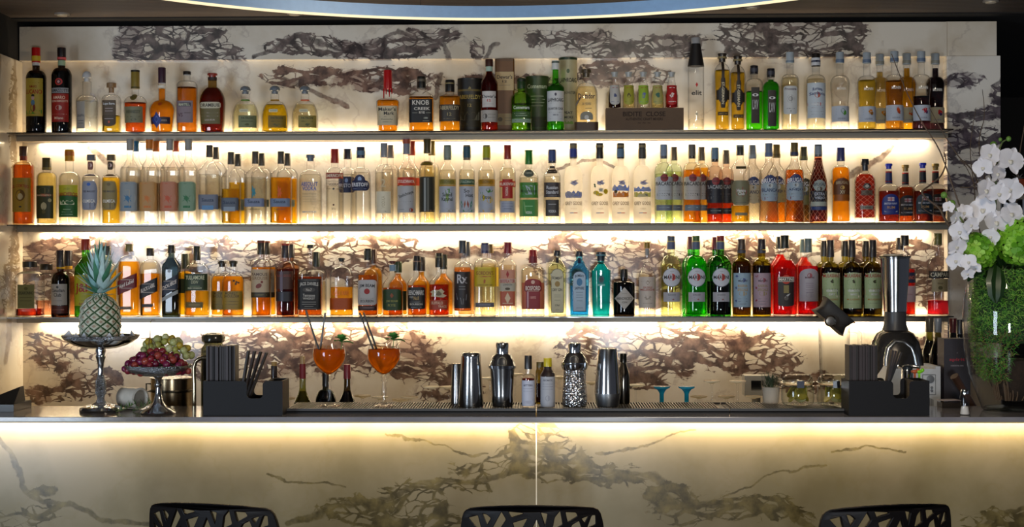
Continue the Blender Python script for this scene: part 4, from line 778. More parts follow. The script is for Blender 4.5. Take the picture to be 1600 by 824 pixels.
B(s,1278.8,13.8,226,245,247,292,'dark tapering rum bottle in gold netting with blue-grey labels',nw=6,sh='s',bw=1.0,g='c86',lq='5a140c',ly=247,cap='50565c',cw=6,capb=[(229,242,'8a929c')],labs=[('o',282,300,'9aa4a0',[('BRUGAL',289,5,'2a3a4a',18),('*O',296,7,'4a3a2c',8)],10),('r',299,316,'23232c',[('EXTRA',304,4.6,'b8bcc8',16),('VIEJO',310.5,4.6,'b8bcc8',16)],12.8),('r',316,323,'a8aca0',None,13),('r',323.5,329,'2a3c6c',None,13.2)],extra=net2(12,98,'c8b08c'),name='rum_bottle')
B(s,1314,14,231,252,259,268,'orange rum bottle with blue-violet cap and brown round-topped label',nw=5.6,sh='r',bw=1.04,wa=.05,lq='e8760c',ly=262,cap='3c4070',labs=[('a',279,305,'6a3c1c',[('BRUGAL',286,4.6,'b8a07a',19,0,0,.2),('*O',294,6,'c8a050',7),('XV',301,6,'c8b896',8)],12.6,0,10),('r',305,315,'9a5416',None,12)],name='rum_bottle')
B(s,1351.8,16.4,249,267,271,286,'round red-brown rum bottle in netting with black swing stopper',nw=6,cw=6.6,sh='r',bw=.97,lq='96210a',ly=273,clearbase=8,cap='24242a',caps='t',extra=net2(10,72,'d8c8a8',7),labs=[('o',287,297,'2a2024',[('*O',292,5,'b8b0a4',6)],6,0),('r',298,306,'544030',None,9),('r',322,328,'8a8478',[('1888',325,3,'443',12)],10)],name='rum_bottle')
def puss(x,row,yt,capc,lab,lc,desc,hw=16.2,ly=299):
    B(s,x,hw,yt,yt+8 if row==0 else yt+10,yt+32,yt+43,desc,row=row,nw=5.2,nt=4.6,sh='r',n=2.6,lq=lc,ly=ly,cap=capc,caps='t',cw=5.6,bands=[(yt+14,yt+31,'2a3464' if lab=='20307a' else '22242a'),(yt+12,yt+14.5,'a82c24'),(yt+27,yt+29,'a82c24')],labs=[('a',yt+48,yt+80,lab,[('*B',yt+56,6,'c8b8c0',10),('*B',yt+56,1.4,'a82434',10),('*B',yt+56,6,'a82434',1.4),('BRITISH NAVY',yt+63,3,'c8ccd8',20),('RUM',yt+69,4,'b08a5a',12),('*B',yt+75,2,'a8acb8',20)],13.2,0,12)],name='rum_bottle')
puss(1389,0,256,'2030b8','20307a','6a1206','navy rum bottle with blue knob cap and blue arched flag label')
puss(1415,1,258,'8a7034','1f1c28','7a2a08','rum bottle with cork-gold cap, back row between the two blue-capped ones',ly=293)
puss(1442,0,255,'2030b8','1c2a34','5a1406','navy rum bottle with blue knob cap and dark green-black label')
puss(1462,1,256,'8a7434','241c1c','5a1c08','rum bottle with cork-gold cap, rightmost on the middle shelf behind the twigs',ly=296)
# ---------------------------------------------------------------- lowest shelf
s=2
B(s,72,15,413,422,427,436,'square amaretto bottle with wide black cap, back row',row=1,nw=5.4,n=5,sh='r',lq='e0946c',ly=470,cap='14110f',cw=10,name='amaretto_bottle')
B(s,46.6,20.5,409,418,424,434,'square amaretto bottle with wide black cap and olive label, leftmost on the lowest shelf',nw=6,n=5,sh='r',lq='c02408',ly=483,cap='14110f',cw=11,labs=[('r',418.5,424,None,None,4),('r',445,482,'77764a',[('DISARONNO',458,5,'2c2c18',24),('*O',451,5,'55552e',6),('*B',465,.7,'44442a',20),('*B',470,.7,'44442a',18)],13.2,-1)],bands=[(424.5,428,'d8ccb0')],name='amaretto_bottle')
B(s,106.5,13.8,392,418,424,436,'dark whisky bottle with gold neck ring, back row',row=1,nw=5.2,sh='r',g='ecd8b8',lq='c88a5a',ly=432,cap='1c1620',capb=[(416,421,'c8961c')],name='whiskey_bottle')
B(s,94.6,14.2,391.5,421,425,439,'dark brown whisky bottle with white script label and gold neck ring',nw=5.4,sh='r',g='532',lq='3a0e08',ly=430,cap='1e1622',capb=[(417.5,420.5,'c89a1c')],labs=[('r',444,477,'a6a09a',[('*O',449,4,'444'),('Canadian',454,5.4,'2a2a2c',20),('Club',461,5.4,'2a2a2c',12),('*B',470,.7,'777',14)],13,-.5),('r',478,490,'4a1812',[('*B',484,1,'a86a5a',18)],13)],name='whiskey_bottle')
B(s,134,16.6,374,391,403,418,'green whisky bottle with red cap and yellow label, behind the pineapple crown',nw=6.2,sh='c',n=2.6,g='5b2',lq='6a8c14',ly=412,cap='9c2c1c',labs=[('r',430,478,'a8a418',[('J&B',452,18,'a01c14',25),('*B',470,1,'6a5a10',24),('RARE',475,3,'8a2014',12)],15.4)],name='whiskey_bottle')
B(s,167,15,385,399,411,425,'whisky bottle of yellow liquor, mostly hidden behind the pineapple crown',nw=5.4,sh='r',n=3,lq='f0a818',ly=422,cap='3a3a34',name='whiskey_bottle')
def jw(x,hw,yt,lc,ly,g,lab,t1,cap,desc,dark=False):
    B(s,x,hw,yt,yt+12,yt+18 if not dark else yt+16,yt+34,desc,nw=5,nt=4.6,sh='s' if dark else 'r',n=5,g=g,lq=lc,ly=ly,cap=cap,labs=[('s',yt+52,yt+74,lab,[(t1,yt+62,6,'dcd0c8',22),('*B',yt+56,.8,'b8a8a0',18),('*B',yt+69,.8,'b8a8a0',18)],hw*.96,0,6.5)]+([('s',yt+76,yt+82,'9aa0a4',None,hw*.96,0,6.5),('o',yt+38,yt+42,None,[('*O',yt+40,5,'a8b0b8',5)],5)] if dark else [('r',479 if x<220 else 475,483.5 if x<220 else 480,'5a4a34' if x<220 else '2a2428',[('*B',480,1,'a98',8)],hw*.58,-1)]),name='whiskey_bottle')
jw(201.7,16,381.5,'f08a0c',409,'fff','6c1418','Red Label','7a6c40','square whisky bottle with slanted crimson label')
jw(234.8,14.6,388,'ee8408',428,'fff','1c1c22','BLACK LABEL','2a2622','square whisky bottle with slanted black label and clear shoulder')
jw(267.8,13.2,383.5,'5a4a10',455,'3c4c50','20283a','DOUBLE','22201c','square dark green-blue whisky bottle with slanted navy label and silver stripe',True)
B(s,289.7,13.4,397,420,424,432,'amber whisky bottle with pale-edged dark cap, back row',row=1,nw=5.4,n=3,sh='r',lq='f0a00c',ly=424,cap='4a4a34',labs=[('r',436,458,'4a4a14',None,11)],name='whiskey_bottle')
B(s,307.8,19,385,407,411,424,'wide whisky bottle with dark green label and black-green capsule',nw=5.4,sh='r',n=3,lq='f6a414',ly=455,cap='1f2218',cw=5.6,labs=[('r',428,454,'26361c',[('TULLAMORE',434,6.4,'c8c8a4',29),('DEW',441,5,'a8a884',11),('*B',447.5,.7,'8a9a6a',16),('IRISH WHISKEY',450.5,2.6,'b8b894',22)],18.2),('r',472,481,'6a5a28',[('*B',476.5,1,'a9905a',18)],13.5,-1)],name='whiskey_bottle')
for x,row,lb in ((347,1,'malt whisky bottle with tan label, back row, left of its twin'),(364.5,0,'malt whisky bottle with tan label and three little black monkeys')):
    B(s,x,16.6,408,417,427,440,lb,row=row,nw=6,cw=6.6,caps='t',sh='r',n=3,lq='f08c14',ly=432,cap='2a241c',labs=[('r',455,484,'9a7c2c',[('MONKEY',458.5,4.4,'5a4414',20),('SHOULDER',463,4.4,'5a4414',24),('*B',471,.8,'6a5420',22),('*B',476,.8,'6a5420',20)],16)]+([('o',437,447,None,[('*O',439,3.4,'1c1814',3.4,0,0),('*O',441,3.4,'1c1814',3.4,0,4),('*O',444,3.4,'1c1814',3.4,0,3),('*O',442,3,'1c1814',3,0,7)],14,4)] if not row else []),name='whiskey_bottle')
for x,row in ((416,1),(408,0)):
    B(s,x,15,376+row*2,398,405,416,'amber whisky bottle with game bird label'+(', front row' if not row else ', back row behind its twin'),row=row,nw=5.2,sh='r',n=3,lq='f08c14',ly=418,cap='2a2418',capb=[(377,380,'7a3020')],labs=[('r',421,457,'b8a284',[('FAMOUS',429,4.6,'5a4030',24),('GROUSE',435,5,'8a6a4a',25),('*O',447,7,'7a2c18',10,.5,-1),('*O',441,4,'7a2c18',4,0,4),('*D',449,3,'8a3c1c',9,.2,-6)],14.4),('r',457,465,'3a3018',[('*B',461,1,'8a7a48',22)],14.6)],name='whiskey_bottle')
B(s,454,13.6,382,403,408,420,'dark whisky bottle with white-edged cap, back row',row=1,nw=5.2,sh='r',n=3,g='d8a070',lq='7a3c10',ly=420,cap='2a2426',name='whiskey_bottle')
B(s,446,14.2,381,403,408,420,'very dark brown whisky bottle with red-topped black cap',nw=5.2,sh='r',n=3,g='fee',lq='6a2408',ly=421,cap='2c2028',capb=[(381,384,'a02c1c')],labs=[('r',424,452,'4a2a20',[('BLACK GROUSE',431,4,'8a3c2c',22),('*B',440,30,'6a5a68',4,0,-4)],13.4),('r',456,471,'231a20',[('*B',464,14,'4a4a58',4,0,-3)],13.6)],name='whiskey_bottle')
B(s,494,16,394,417,421,428,'amber whisky bottle with thin black cap, back row behind the square black-labelled one',row=1,nw=4.6,n=4,sh='r',lq='f4e0b8',ly=440,cap='1c2418',name='whiskey_bottle')
B(s,485,18.6,383,388,417,428,'square whiskey bottle with black filigree label',nw=5.2,cw=5.6,nt=5,n=6,sh='c',lq='b8500c',ly=433,cap='18181a',labs=[('r',436,484,'1b1817',[('JACK DANIELS',444,7,'d0ccc4',29,0,0,.18),('*O',453,8,'4a4642',20),('No.7',453,4,'c8c4bc',9),('Tennessee',461.5,4.4,'c8c4bc',19),('WHISKEY',466.5,3.6,'c8c4bc',19),('*B',472,.7,'a8a49c',22),('*B',475.5,.7,'a8a49c',22),('*B',479,.7,'a8a49c',14),('*B',438,.5,'a8a49c',32),('*B',482,.5,'a8a49c',32)],17.8)],name='whiskey_bottle')
B(s,533.7,18.2,403.5,409,417,433,'dome-topped whiskey bottle, half empty, with orange liquor and small black cap',nw=5,cw=5.4,caps='t',sh='r',n=3,lq='f09018',ly=449,cap='141412',labs=[('r',452,466,None,[('EAGLE RARE',458,7,'b8661c',26)],16),('r',466,484,'b8500c',[('*B',475,1,'8a3c08',30)],17.6)],name='whiskey_bottle')
B(s,583,15,390,412,418,430,'brown bourbon bottle, back row behind the white label with a red seal',row=1,nw=5,n=3,sh='r',lq='d07c20',ly=415,cap='4a2a20',name='whiskey_bottle')
B(s,575,15.4,389,407,420,431,'bourbon bottle with white label and red wax seal print',nw=5,n=4,sh='r',lq='c8580c',ly=430,cap='1c1c18',capb=[(392,404,'3a3c34')],labs=[('w',437.5,477,'c4c2c4',[('JIM BEAM',447,6.6,'26262a',24,0,0,.15),('*O',455.5,9,'a82420',9),('*B',466,.6,'777',20),('BOURBON',470.5,4.4,'33333a',20)],14.6,0,3),('r',478,485,'3c2a28',[('*B',481,1,'a88',22)],14.6)],name='whiskey_bottle')
B(s,622,14.6,409,426,430,446,'bourbon bottle with green neck capsule, back row',row=1,nw=5,n=3,sh='s',lq='d86c14',ly=428,cap='2c3c1c',labs=[('r',455,485,'20341c',None,14)],name='whiskey_bottle')
B(s,613.5,16,408,412,427,448,'bourbon bottle with dark green label and brick-red cap',nw=5,cw=6,caps='t',n=3,sh='s',lq='e0640c',ly=450,cap='5a1c14',bands=[(414,424,'7a94a8')],labs=[('w',452,485,'26401c',[('*D',462,8,'8c4a24',6),('JIM BEAM',471,4,'8a8a3c',18),('RYE',477,4,'8a8a3c',12)],14.4,0,3)],name='whiskey_bottle')
B(s,658.5,14.6,402,424,430,446,'bourbon bottle with white-edged black cap, back row beside the black square label',row=1,nw=5,n=3,sh='s',lq='f08c1c',ly=425,cap='3a3230',name='whiskey_bottle')
B(s,651.5,15,400,423,428,444,'bourbon bottle with black label in white block letters and black ringed cap',nw=5.2,n=3,sh='s',lq='d8560a',ly=446,cap='1f1b1c',capb=[(408,410,'8a6a5a')],labs=[('w',449,483,'1d1a1a',[('BENCHMARK',457.5,7.5,'c8c4c0',24),('OLD',464.5,3,'a8a49c',6,0,-8),('No.8',466,6,'a88a4c',8),('*B',472,.6,'999',20),('BOURBON',475.5,3,'b8b4ac',20),('*B',480,.6,'999',16)],13.4,0,2)],name='whiskey_bottle')
B(s,693,15.4,398,421,428,444,'bourbon bottle with dark capsule, back row behind the buffalo label',row=1,nw=5,n=2.6,sh='s',lq='f0821c',ly=428,cap='232a20',name='whiskey_bottle')
B(s,686,16,396,418,428,444,'bourbon bottle with cream torn-edge label showing a buffalo',nw=5,n=2.6,sh='s',lq='c8380a',ly=445,cap='1f2018',capb=[(401,403,'6a6a50')],labs=[('r',449,468,None,[('*W',459,18,'b8aa88',31),('*W',459,11,'6a5a40',12)],15.2),('r',469,484,'a84028',[('BUFFALO',473.5,4.6,'d8b89a',18,0,-2),('TRACE',479,3.6,'d8b89a',13,0,6)],14)],name='whiskey_bottle')
B(s,729,13.4,378,400,411,424,'tall rum bottle with grey capsule, back row',row=1,nw=5,sh='r',lq='e8a05a',ly=422,cap='55565c',name='rum_bottle')
B(s,722.8,14.2,376,396,409,423,'tall bottle with charcoal label and white feather drawing',nw=5.2,sh='r',lq='e8934a',ly=418,clearbase=9,cap='3c4048',labs=[('r',425,482,'2b2426',[('Rx',436,14,'c8c4c8',16),('*B',448,.6,'999',10),('*B',452,.6,'999',10),('*D',467,20,'a8a8b0',6,.45,-5),('*D',468,18,'8a8a92',5,-.35,4)],12.6)],name='rum_bottle')
B(s,765,14,382,396,405,416,'gin bottle with gold-purple cap, back row',row=1,nw=5.4,sh='r',n=3,lq='f6f0cc',ly=412,cap='6a5424',labs=[('r',418,448,'c8a81c',None,14)],name='gin_bottle')
B(s,757.8,17.4,380,396,404,416,'gin bottle with yellow label and violet-grey cap',nw=5.4,sh='r',n=3.5,lq='f6f2d0',ly=415,cap='3c3c64',capb=[(383,392,'6a6a80')],labs=[('r',418,448,'c2a61c',[('*B',419,1,'e8d848',20),("GORDON'S",427,6.2,'8c4c14',27),('*B',432.5,1.6,'a84c24',28),('*W',440,9,'a8581c',7),('LONDON DRY GIN',445.5,2.6,'7a5c14',24)],16),('r',473,480,'5c5c68',[('*B',476.5,1,'99a',18)],14.5)],name='gin_bottle')
B(s,793.4,14.2,379,396,405,415,'gin bottle with red cap and a small red guardsman on the label',nw=5.4,sh='c',n=4,lq='f2e4cc',ly=414,cap='8a2430',labs=[('r',422,436,'c88a70',[('*D',429,12,'a01c18',5)],11.5),('r',436,442,'c4b4a8',[('BEEFEATER',439.5,5.4,'a01c18',23)],12.8),('r',442.5,455,'b0a898',[('LONDON',445,3,'5a5a5a',14),('*O',451.5,4,'4a3a24',8)],12.4),('r',455.5,478,'b4583c',[('*D',466,18,'d8c0a0',9),('*B',474,1,'d8c0a0',16)],11.4)],name='gin_bottle')
B(s,832.8,18.4,391,411,416,424,'broad gin bottle with red cap and a red tin-shaped label',nw=5.4,sh='r',n=3.5,lq='f6ead0',ly=419,cap='9a2024',capb=[(401,411,'7c2430')],labs=[('r',442,483,'c06a4c',[('*B',459,1,'e0b090',34)],17.4),('a',436,454,'8c1a1c',[('*O',441,6,'d8b0a0',6)],13,0,6),('r',446,483,'8c1a28',[('*B',464,34,'c8a0a8',2.4,0,-8),('1895',465,4,'d89a90',9)],11),('w',445,456,'7a1618',[('BOSFORD',450.5,7,'ecdcd0',23),('*B',455,.7,'d8b0a0',18)],13.4,0,2)],name='gin_bottle')
B(s,870.7,14.8,392,400,404,419,'pale gin bottle with white arched label and black cap',nw=5,cw=5.8,sh='c',n=5,bw=.95,g='f2f8dc',lq='f4f4cc',ly=413,cap='23262c',labs=[('r',403,411,'33323a',None,2.2),('a',420,489,'55523c',None,9.8,0,10),('a',421,488,'c9c2a4',[('BOMBAY',435,4.4,'44403a',16,0,0,-.3),('*O',444,9,'9a7c40',8),('DRY GIN',453,4.4,'44403a',15),('*B',461,.6,'887',10),('*B',464,.6,'887',10),('*B',469,.6,'887',9),('1761',477,3,'443',7),('*B',484,.6,'887',6)],9.1,0,9)],name='gin_bottle')
B(s,905,15.4,393,401,405,424,'bright blue gin bottle with pale arched portrait label',nw=5,cw=6,sh='c',n=5,bw=.95,g='62c4ea',lq='3aa0e8',ly=447,cap='1c2634',labs=[('r',403,412,'23304a',None,2.2),('a',424,487,'26304c',None,10,0,8),('a',425,486,'a9c0d4',[('BOMBAY',431,4,'22304a',14,0,0,.3),('*O',441,12,'3a78a8',9),('SAPPHIRE',450.5,4.4,'22304a',15),('*B',457,.7,'667a94',11),('*B',461,.7,'667a94',10),('*B',465,.7,'667a94',11),('*B',470,.7,'667a94',9),('*B',481,.6,'667a94',10)],9.3,0,7)],name='gin_bottle')
B(s,939,15.2,394,408,411,423,'turquoise faceted gin bottle without paper label',nw=5,cw=8,caps='flare',sh='c',n=3,bw=.88,g='34c0cc',lq='4ad4dc',ly=413,cap='1c2c38',capb=[(398,400,'5a8a98')],labs=[('o',430,444,'1f6a74',[('*O',437,9,'33444a',6)],4.6),('r',444,447,'7ab8b8',None,5.5)],name='gin_bottle')
B(s,974.9,16.8,421,434,439,443,'squat black apothecary gin bottle with diamond label',nw=5.4,cw=5.8,sh='r',n=2,g='2a2018',lq='120a06',ly=441,cap='1b1a1a',labs=[('d',449,484,'b3aea8',[("HENDRICK'S",466.5,4.4,'44423c',23),('GIN',472.5,3,'55524c',8),('*B',459,.6,'776',8)],15.2)],name='gin_bottle')
B(s,1011,13.6,379,388,408,434,'pale gin bottle with gold cap, thin neck and white engraved label',nw=3.6,nt=4,cw=5,sh='s',lq='f8f0e0',ly=430,cap='8a6c1c',labs=[('r',389,399,'8a8c8c',None,3),('r',433,481,'c4b8ae',[('*D',442,7,'6a5a50',6),('*B',440,.7,'876',20),('GIN DELLE',449.5,3,'9a3a2c',14),('MILLERIGHE',453,3,'9a3a2c',22),('*W',465,9,'9a8e82',20),('*B',474,.7,'876',14)],12.8)],name='gin_bottle')
def mart(x,g,lc,ly,cap,cb,desc,word,hw=16.8,g2=None):
    B(s,x,hw,369,378 if 0 else 390,399,418,desc,nw=6,nt=5.6,sh='r',bw=.98,wa=.05,g=g,lq=lc,ly=ly,cap=cap,cw=6.2,capb=[(378.5,390,'56607c'),(377,378.5,'c8b86a')],labs=[('o',419,448.5,'6a707c',None,14.2),('o',420,447.5,'c2c6d0',[('*O',433.5,11.5,'b02a1c',11.5),('*D',424.5,2,'777',6),('MARTINI',433.5,5.6,'181818',24)],13.6),('r',457,471.5,'a2a2ac',[('EXTRA' if word=='E' else word,461,2.6,'666',12),('*D',468,3,'8a5a5a',4,0,2),('*D',467,4,'5a6a7a',8,0,-4)],12.8)],name='vermouth_bottle')
mart(1048.6,'ecf4c8','f2ecb0',413,'58606e','b','white vermouth bottle with round label, pale straw wine and grey cap','BIANCO')
B(s,1080,15,370,390,400,418,'green vermouth bottle, back row, peeking out left of the bright green one',row=1,nw=5.6,sh='r',g='4c4',lq='2ab41a',ly=404,cap='5c2c30',name='vermouth_bottle')
mart(1087.5,'50d838','46d81c',404,'4c6a3c','g','bright green vermouth bottle with round label','EXTRA DRY',17.4)
B(s,1118.5,15,371,390,400,418,'red-capped vermouth bottle, back row behind the dark one',row=1,nw=5.6,sh='r',g='4a4',lq='281008',ly=440,cap='6c2028',name='vermouth_bottle')
mart(1125.7,'48b030','1a0a06',443,'8c3434','r','green glass vermouth bottle with round label, filled dark in its lower half','ROSSO',17.2)
for x,a,b,c,lb in ((1158.7,'92aabc','4a5a8c','a88a4c','olive wine-shaped vermouth bottle with pale blue patterned label'),(1190,'a8909c','8c3c4c','8a7a4c','olive wine-shaped vermouth bottle with dusty pink patterned label')):
    B(s,x,14.6,374,390,404,417,lb,nw=6.2,nt=5.8,sh='r',g='a09020',lq='4a2a08' if x<1170 else '2a1408',ly=409 if x<1170 else 415,cap='4c3c34' if x<1170 else '33262e',cw=6.4,capb=[(391,396,'44444e')],labs=[('r',427,480,a,[('*O',438,7,b,10),('MARTINI',439,3,'33303a',14),('RISERVA',447,4,c,15),('SPECIALE',453,4,c,16),('*O',459,7,c,12),('*B',467,.7,'667',14),('*B',471,.7,'667',14),('*B',475,.7,'667',10),('*W',432,5,b,5,0,-9),('*W',450,5,b,4,0,-10),('*W',470,5,b,4,0,-10)],13.4)],name='vermouth_bottle')
B(s,1219,17,370,389,396,417,'red bitter bottle, back row behind the larger one with the black label',row=1,nw=5.6,sh='s',lq='e01808',ly=398,cap='222824',name='bitter_bottle')
B(s,1226,18.6,368,388,395,420,'large bright red bitter bottle with shield-shaped black label',nw=6,sh='s',n=2.6,lq='d00c08',ly=407,cap='22261f',labs=[('u',437,479,'241a1a',[('*B',452,12,'8a7c4a',8),('*D',462,12,'b8b8b8',3,-.9,2),('*O',466,7,'55504c',7)],12.5,0,4),('o',430,444,'b8341c',None,7),('r',433,440.5,'d8d0c4',None,12.6),('r',433.8,439.8,'26201e',[('MARTINI',436.8,4.6,'e8e0d4',22)],12)],name='bitter_bottle')
B(s,1256,15,374,395,401,418,'red bitter bottle with grey-green capsule, back row',row=1,nw=5.4,sh='s',lq='e03020',ly=402,cap='7c8c84',name='bitter_bottle')
B(s,1262.6,16,373,395,400,418,'red aperitif bottle with silvery pink wavy-topped label',nw=6,cw=6.2,sh='s',lq='dc1c30',ly=416,cap='6c7a78',labs=[('a',420,471,'a8a0a8',[('*O',431,8,'9a4a54',8),('MARTINI',434,3,'55303c',14),('*B',443,.6,'767',12),('*B',446,.6,'767',12),('*B',449,.6,'767',12),('*B',453,.6,'767',12),('*B',457,.6,'767',12),('*O',461,9,'98909a',12)],14.6,0,9)],name='bitter_bottle')
for x,xb,bc,w2,lb in ((1297.4,1288,'26303c','DRY','vermouth bottle with green and cream label and black band, leftmost of three alike'),(1331,1320.5,'26303c','BIANCO','vermouth bottle with green and cream label and black band, middle of three alike'),(1363.5,1353,'a01c24','ROSSO','vermouth bottle with green and cream label and red band, beside the steel blender cup')):
    B(s,xb,14.2,377,401,409,423,'dark wine-shaped vermouth bottle, back row behind the '+lb[lb.index(',')+2:].replace('beside the steel blender cup','red-banded one') if ',' in lb else 'dark wine-shaped vermouth bottle, back row behind the red-banded one',row=1,nw=5,sh='r',g='a09434',lq='3a2c0c',ly=418,cap='3c3632',name='vermouth_bottle')
    B(s,x,14.8,375.5,402,409,424,lb,nw=5,sh='r',g='887c2c',lq='24160a' if x<1350 else '5a4a10',ly=418,cap='342c2c',labs=[('a',426,482,'a4b488',[('*O',441,13,'7a9a5c',20),('*W',440,8,'3c3c24',7),('*B',456.5,10,bc,27),('VERMOUTH',454.5,4,'d8d8d8',18),(w2,460,3,'d8d8d8',10),('*B',463.5,3,'c8b8a8',24),('MULASSANO',468,2.8,'9a6a20',20),('*B',474,.6,'776',16),('*O',432,9,'b8b8a0',27),('*B',430.5,6.5,'d0c0a8',26),('MULASSANO',431,5.4,'9c1c1c',26,0,0,.12)],13.8,0,6)],name='vermouth_bottle')
B(s,1406,15,372,390,403,419,'orange-red aperitif bottle, back row, behind the steel blender cup',row=1,nw=5.2,sh='s',lq='e83a10',ly=440,cap='33281f',name='bitter_bottle')
B(s,1413.5,17,368,384,402,420,'orange-red aperitif bottle with black and white labels, behind the steel blender cup',nw=6,cw=6.6,sh='s',lq='f02808',ly=421,cap='2a2420',labs=[('r',426,442,'2a3048',[('CINZANO',434,6,'c86a4a',26)],15.6),('r',447,472,'c8a8a8',[('*B',460,1,'a87a7a',18)],15)],name='bitter_bottle')
B(s,1465.4,16.8,365,383,400,425,'half-empty red bitter bottle with black name band and beige label, rightmost on the lowest shelf',nw=5.4,nt=5,sh='r',n=2.2,lq='c0101c',ly=470,cap='6c6a34',labs=[('r',424,434.8,'23201a',[('CAMPARI',429.4,7,'cfc8b0',28)],15.8),('r',436,456,'9a8c68',[('Bitter',443,3,'6a5a44',9),('*O',450,6,'5c5434',7)],12.4)],extra=lambda t,pf,sc,dr: MB().tube([(-3*sc,-.012,126*sc),(-9*sc,-.014,117*sc),(-12*sc,-.014,105*sc)],.0014,6).build('hanging_tag',pr('c8a868',.5),t),name='bitter_bottle')
# ---------------------------------------------------------------- things on and behind the bar
def base(x,Y,zb):
    p=at(x,412,Y); d=p.y*cos(YAW)-p.x*sin(YAW); return Vector((p.x,Y,zb)), d/F, 412-(zb-CZ)*F/d+(x-800)*(-.0021)
def LT(x,Y,zb,label,name,cat,group=None,rz=0):
    loc,sc,yb=base(x,Y,zb+.0004); return empty(name,loc,label,cat,group,rz),sc,yb
def lp(t,sc,yb,prof,name,mat,seg=40,c=(0,0,0),n=2,dr=1,closed=True,sharp=None):
    return MB().lathe([(r*sc,(yb-y)*sc) for r,y in prof],seg,c,n,dr,cap0=closed,cap1=closed).build(name,mat,t,sharp=sharp)
CH_=metal('c9ccd0',.09); CHD=metal('a8a8a8',.16)
hm,nt,out=nodes('hammered_steel'); N=nt.nodes; b=N.new('ShaderNodeBsdfPrincipled'); b.inputs['Metallic'].default_value=1; b.inputs['Roughness'].default_value=.12; b.inputs['Base Color'].default_value=(.6,.6,.62,1)
tc=N.new('ShaderNodeTexCoord'); vo=N.new('ShaderNodeTexVoronoi'); vo.inputs['Scale'].default_value=190; nt.links.new(tc.outputs['Object'],vo.inputs['Vector']); bp=N.new('ShaderNodeBump'); bp.inputs['Distance'].default_value=.004; bp.inputs['Strength'].default_value=.8; nt.links.new(vo.outputs[0],bp.inputs['Height']); nt.links.new(bp.outputs[0],b.inputs['Normal']); nt.links.new(b.outputs[0],out.inputs[0])
om,nt,out=nodes('ornate_silver'); N=nt.nodes; b=N.new('ShaderNodeBsdfPrincipled'); b.inputs['Metallic'].default_value=1; b.inputs['Roughness'].default_value=.22
tc=N.new('ShaderNodeTexCoord'); vo=N.new('ShaderNodeTexVoronoi'); vo.inputs['Scale'].default_value=260; nt.links.new(tc.outputs['Object'],vo.inputs['Vector']); rp=N.new('ShaderNodeMix'); rp.data_type='RGBA'; rp.inputs[6].default_value=(.6,.62,.66,1); rp.inputs[7].default_value=(.06,.06,.06,1)
nt.links.new(vo.outputs[0],rp.inputs[0]); nt.links.new(rp.outputs[2],b.inputs['Base Color']); bp=N.new('ShaderNodeBump'); bp.inputs['Distance'].default_value=.004; nt.links.new(vo.outputs[0],bp.inputs['Height']); nt.links.new(bp.outputs[0],b.inputs['Normal']); nt.links.new(b.outputs[0],out.inputs[0])
# --- tall silver stand with the pineapple
YS=4.575
t,sc,yb=LT(157,YS,ZC,'tall silver pedestal dish carrying the pineapple, at the left end of the bar','pedestal_dish','pedestal dish')
k=lambda P:[(r,y+(yb-645)) for r,y in P]
lp(t,sc,yb,k([(32,645),(33,642),(31,638.5),(24,636.5),(14,634.5)]),'foot',CH_)
lp(t,sc,yb,k([(14,634.4),(8,631),(5.5,626),(6,621),(8.5,617),(8.5,600),(6,592),(5,588)]),'ornate_stem',om)
lp(t,sc,yb,k([(5,587.9),(4.2,578),(6,566),(8,560),(6.5,556),(8,551),(7.5,548)]),'upper_stem',CH_)
lp(t,sc,yb,k([(7,548),(24,546.5),(40,542),(50,536.5),(55,533),(54,532.8),(38,540),(10,543)]),'bowl',CH_,64)
lp(t,sc,yb,k([(55,533.2),(58.5,529),(59.5,526.5),(57.5,526.5),(54,532)]),'ornate_rim',om,64)
zdish=ZC+.0004+(yb-(540.5+(yb-645)))*sc
# pineapple
t=empty('pineapple',at(156,412,YS)*1.0,'ripe pineapple with blue-green crown standing on the tall silver dish','pineapple'); t.location.z=zdish
R=33.5*sc; HP=80*sc
mb=MB(); nu,nv=260,150; vs=[]; fs=[]; mi=[]
bump=[]
for i in range(nv+1):
    v=i/nv; z=HP*v
    prof=(1-abs(2*v-.92)**3.2*.85)**.55 if abs(2*v-.92)<1.04 else .35
    prof=max(.30,prof*(1-.10*v)); 
    for j in range(nu):
        th=2*pi*j/nu; a=th*10/(2*pi)+v*5.6; b_=th*10/(2*pi)-v*5.6
        h=min(abs(sin(pi*a)),abs(sin(pi*b_))); e=min(1,h*2.2)
        cen=abs(sin(pi*a))*abs(sin(pi*b_))
        r=R*prof*(.90+.085*e+.045*cen**3); bump.append(h)
        vs.append((r*cos(th),r*sin(th),z))
for i in range(nv):
    for j in range(nu):
        fs.append((i*nu+j,i*nu+(j+1)%nu,(i+1)*nu+(j+1)%nu,(i+1)*nu+j)); h=bump[i*nu+j]; mi.append(0 if h<.29 else (2 if h>.86 else 1))
fs.append(tuple(range(nu-1,-1,-1))); mi.append(0); fs.append(tuple(range(nv*nu,(nv+1)*nu))); mi.append(0)
mesh_obj('fruit_body',vs,fs,[pr('244a22',.5),pr('bfc0ac',.45,bump=.5,bs=300,var=.45),pr('9a8470',.6)],t,mi,sharp=80)
random.seed(3); leafm=[pr('cdebea',.4,spec=.6,var=.25,trans=.15),pr('a6d6d8',.4,var=.25,trans=.15),pr('4f8a6c',.45,var=.25,trans=.15)]
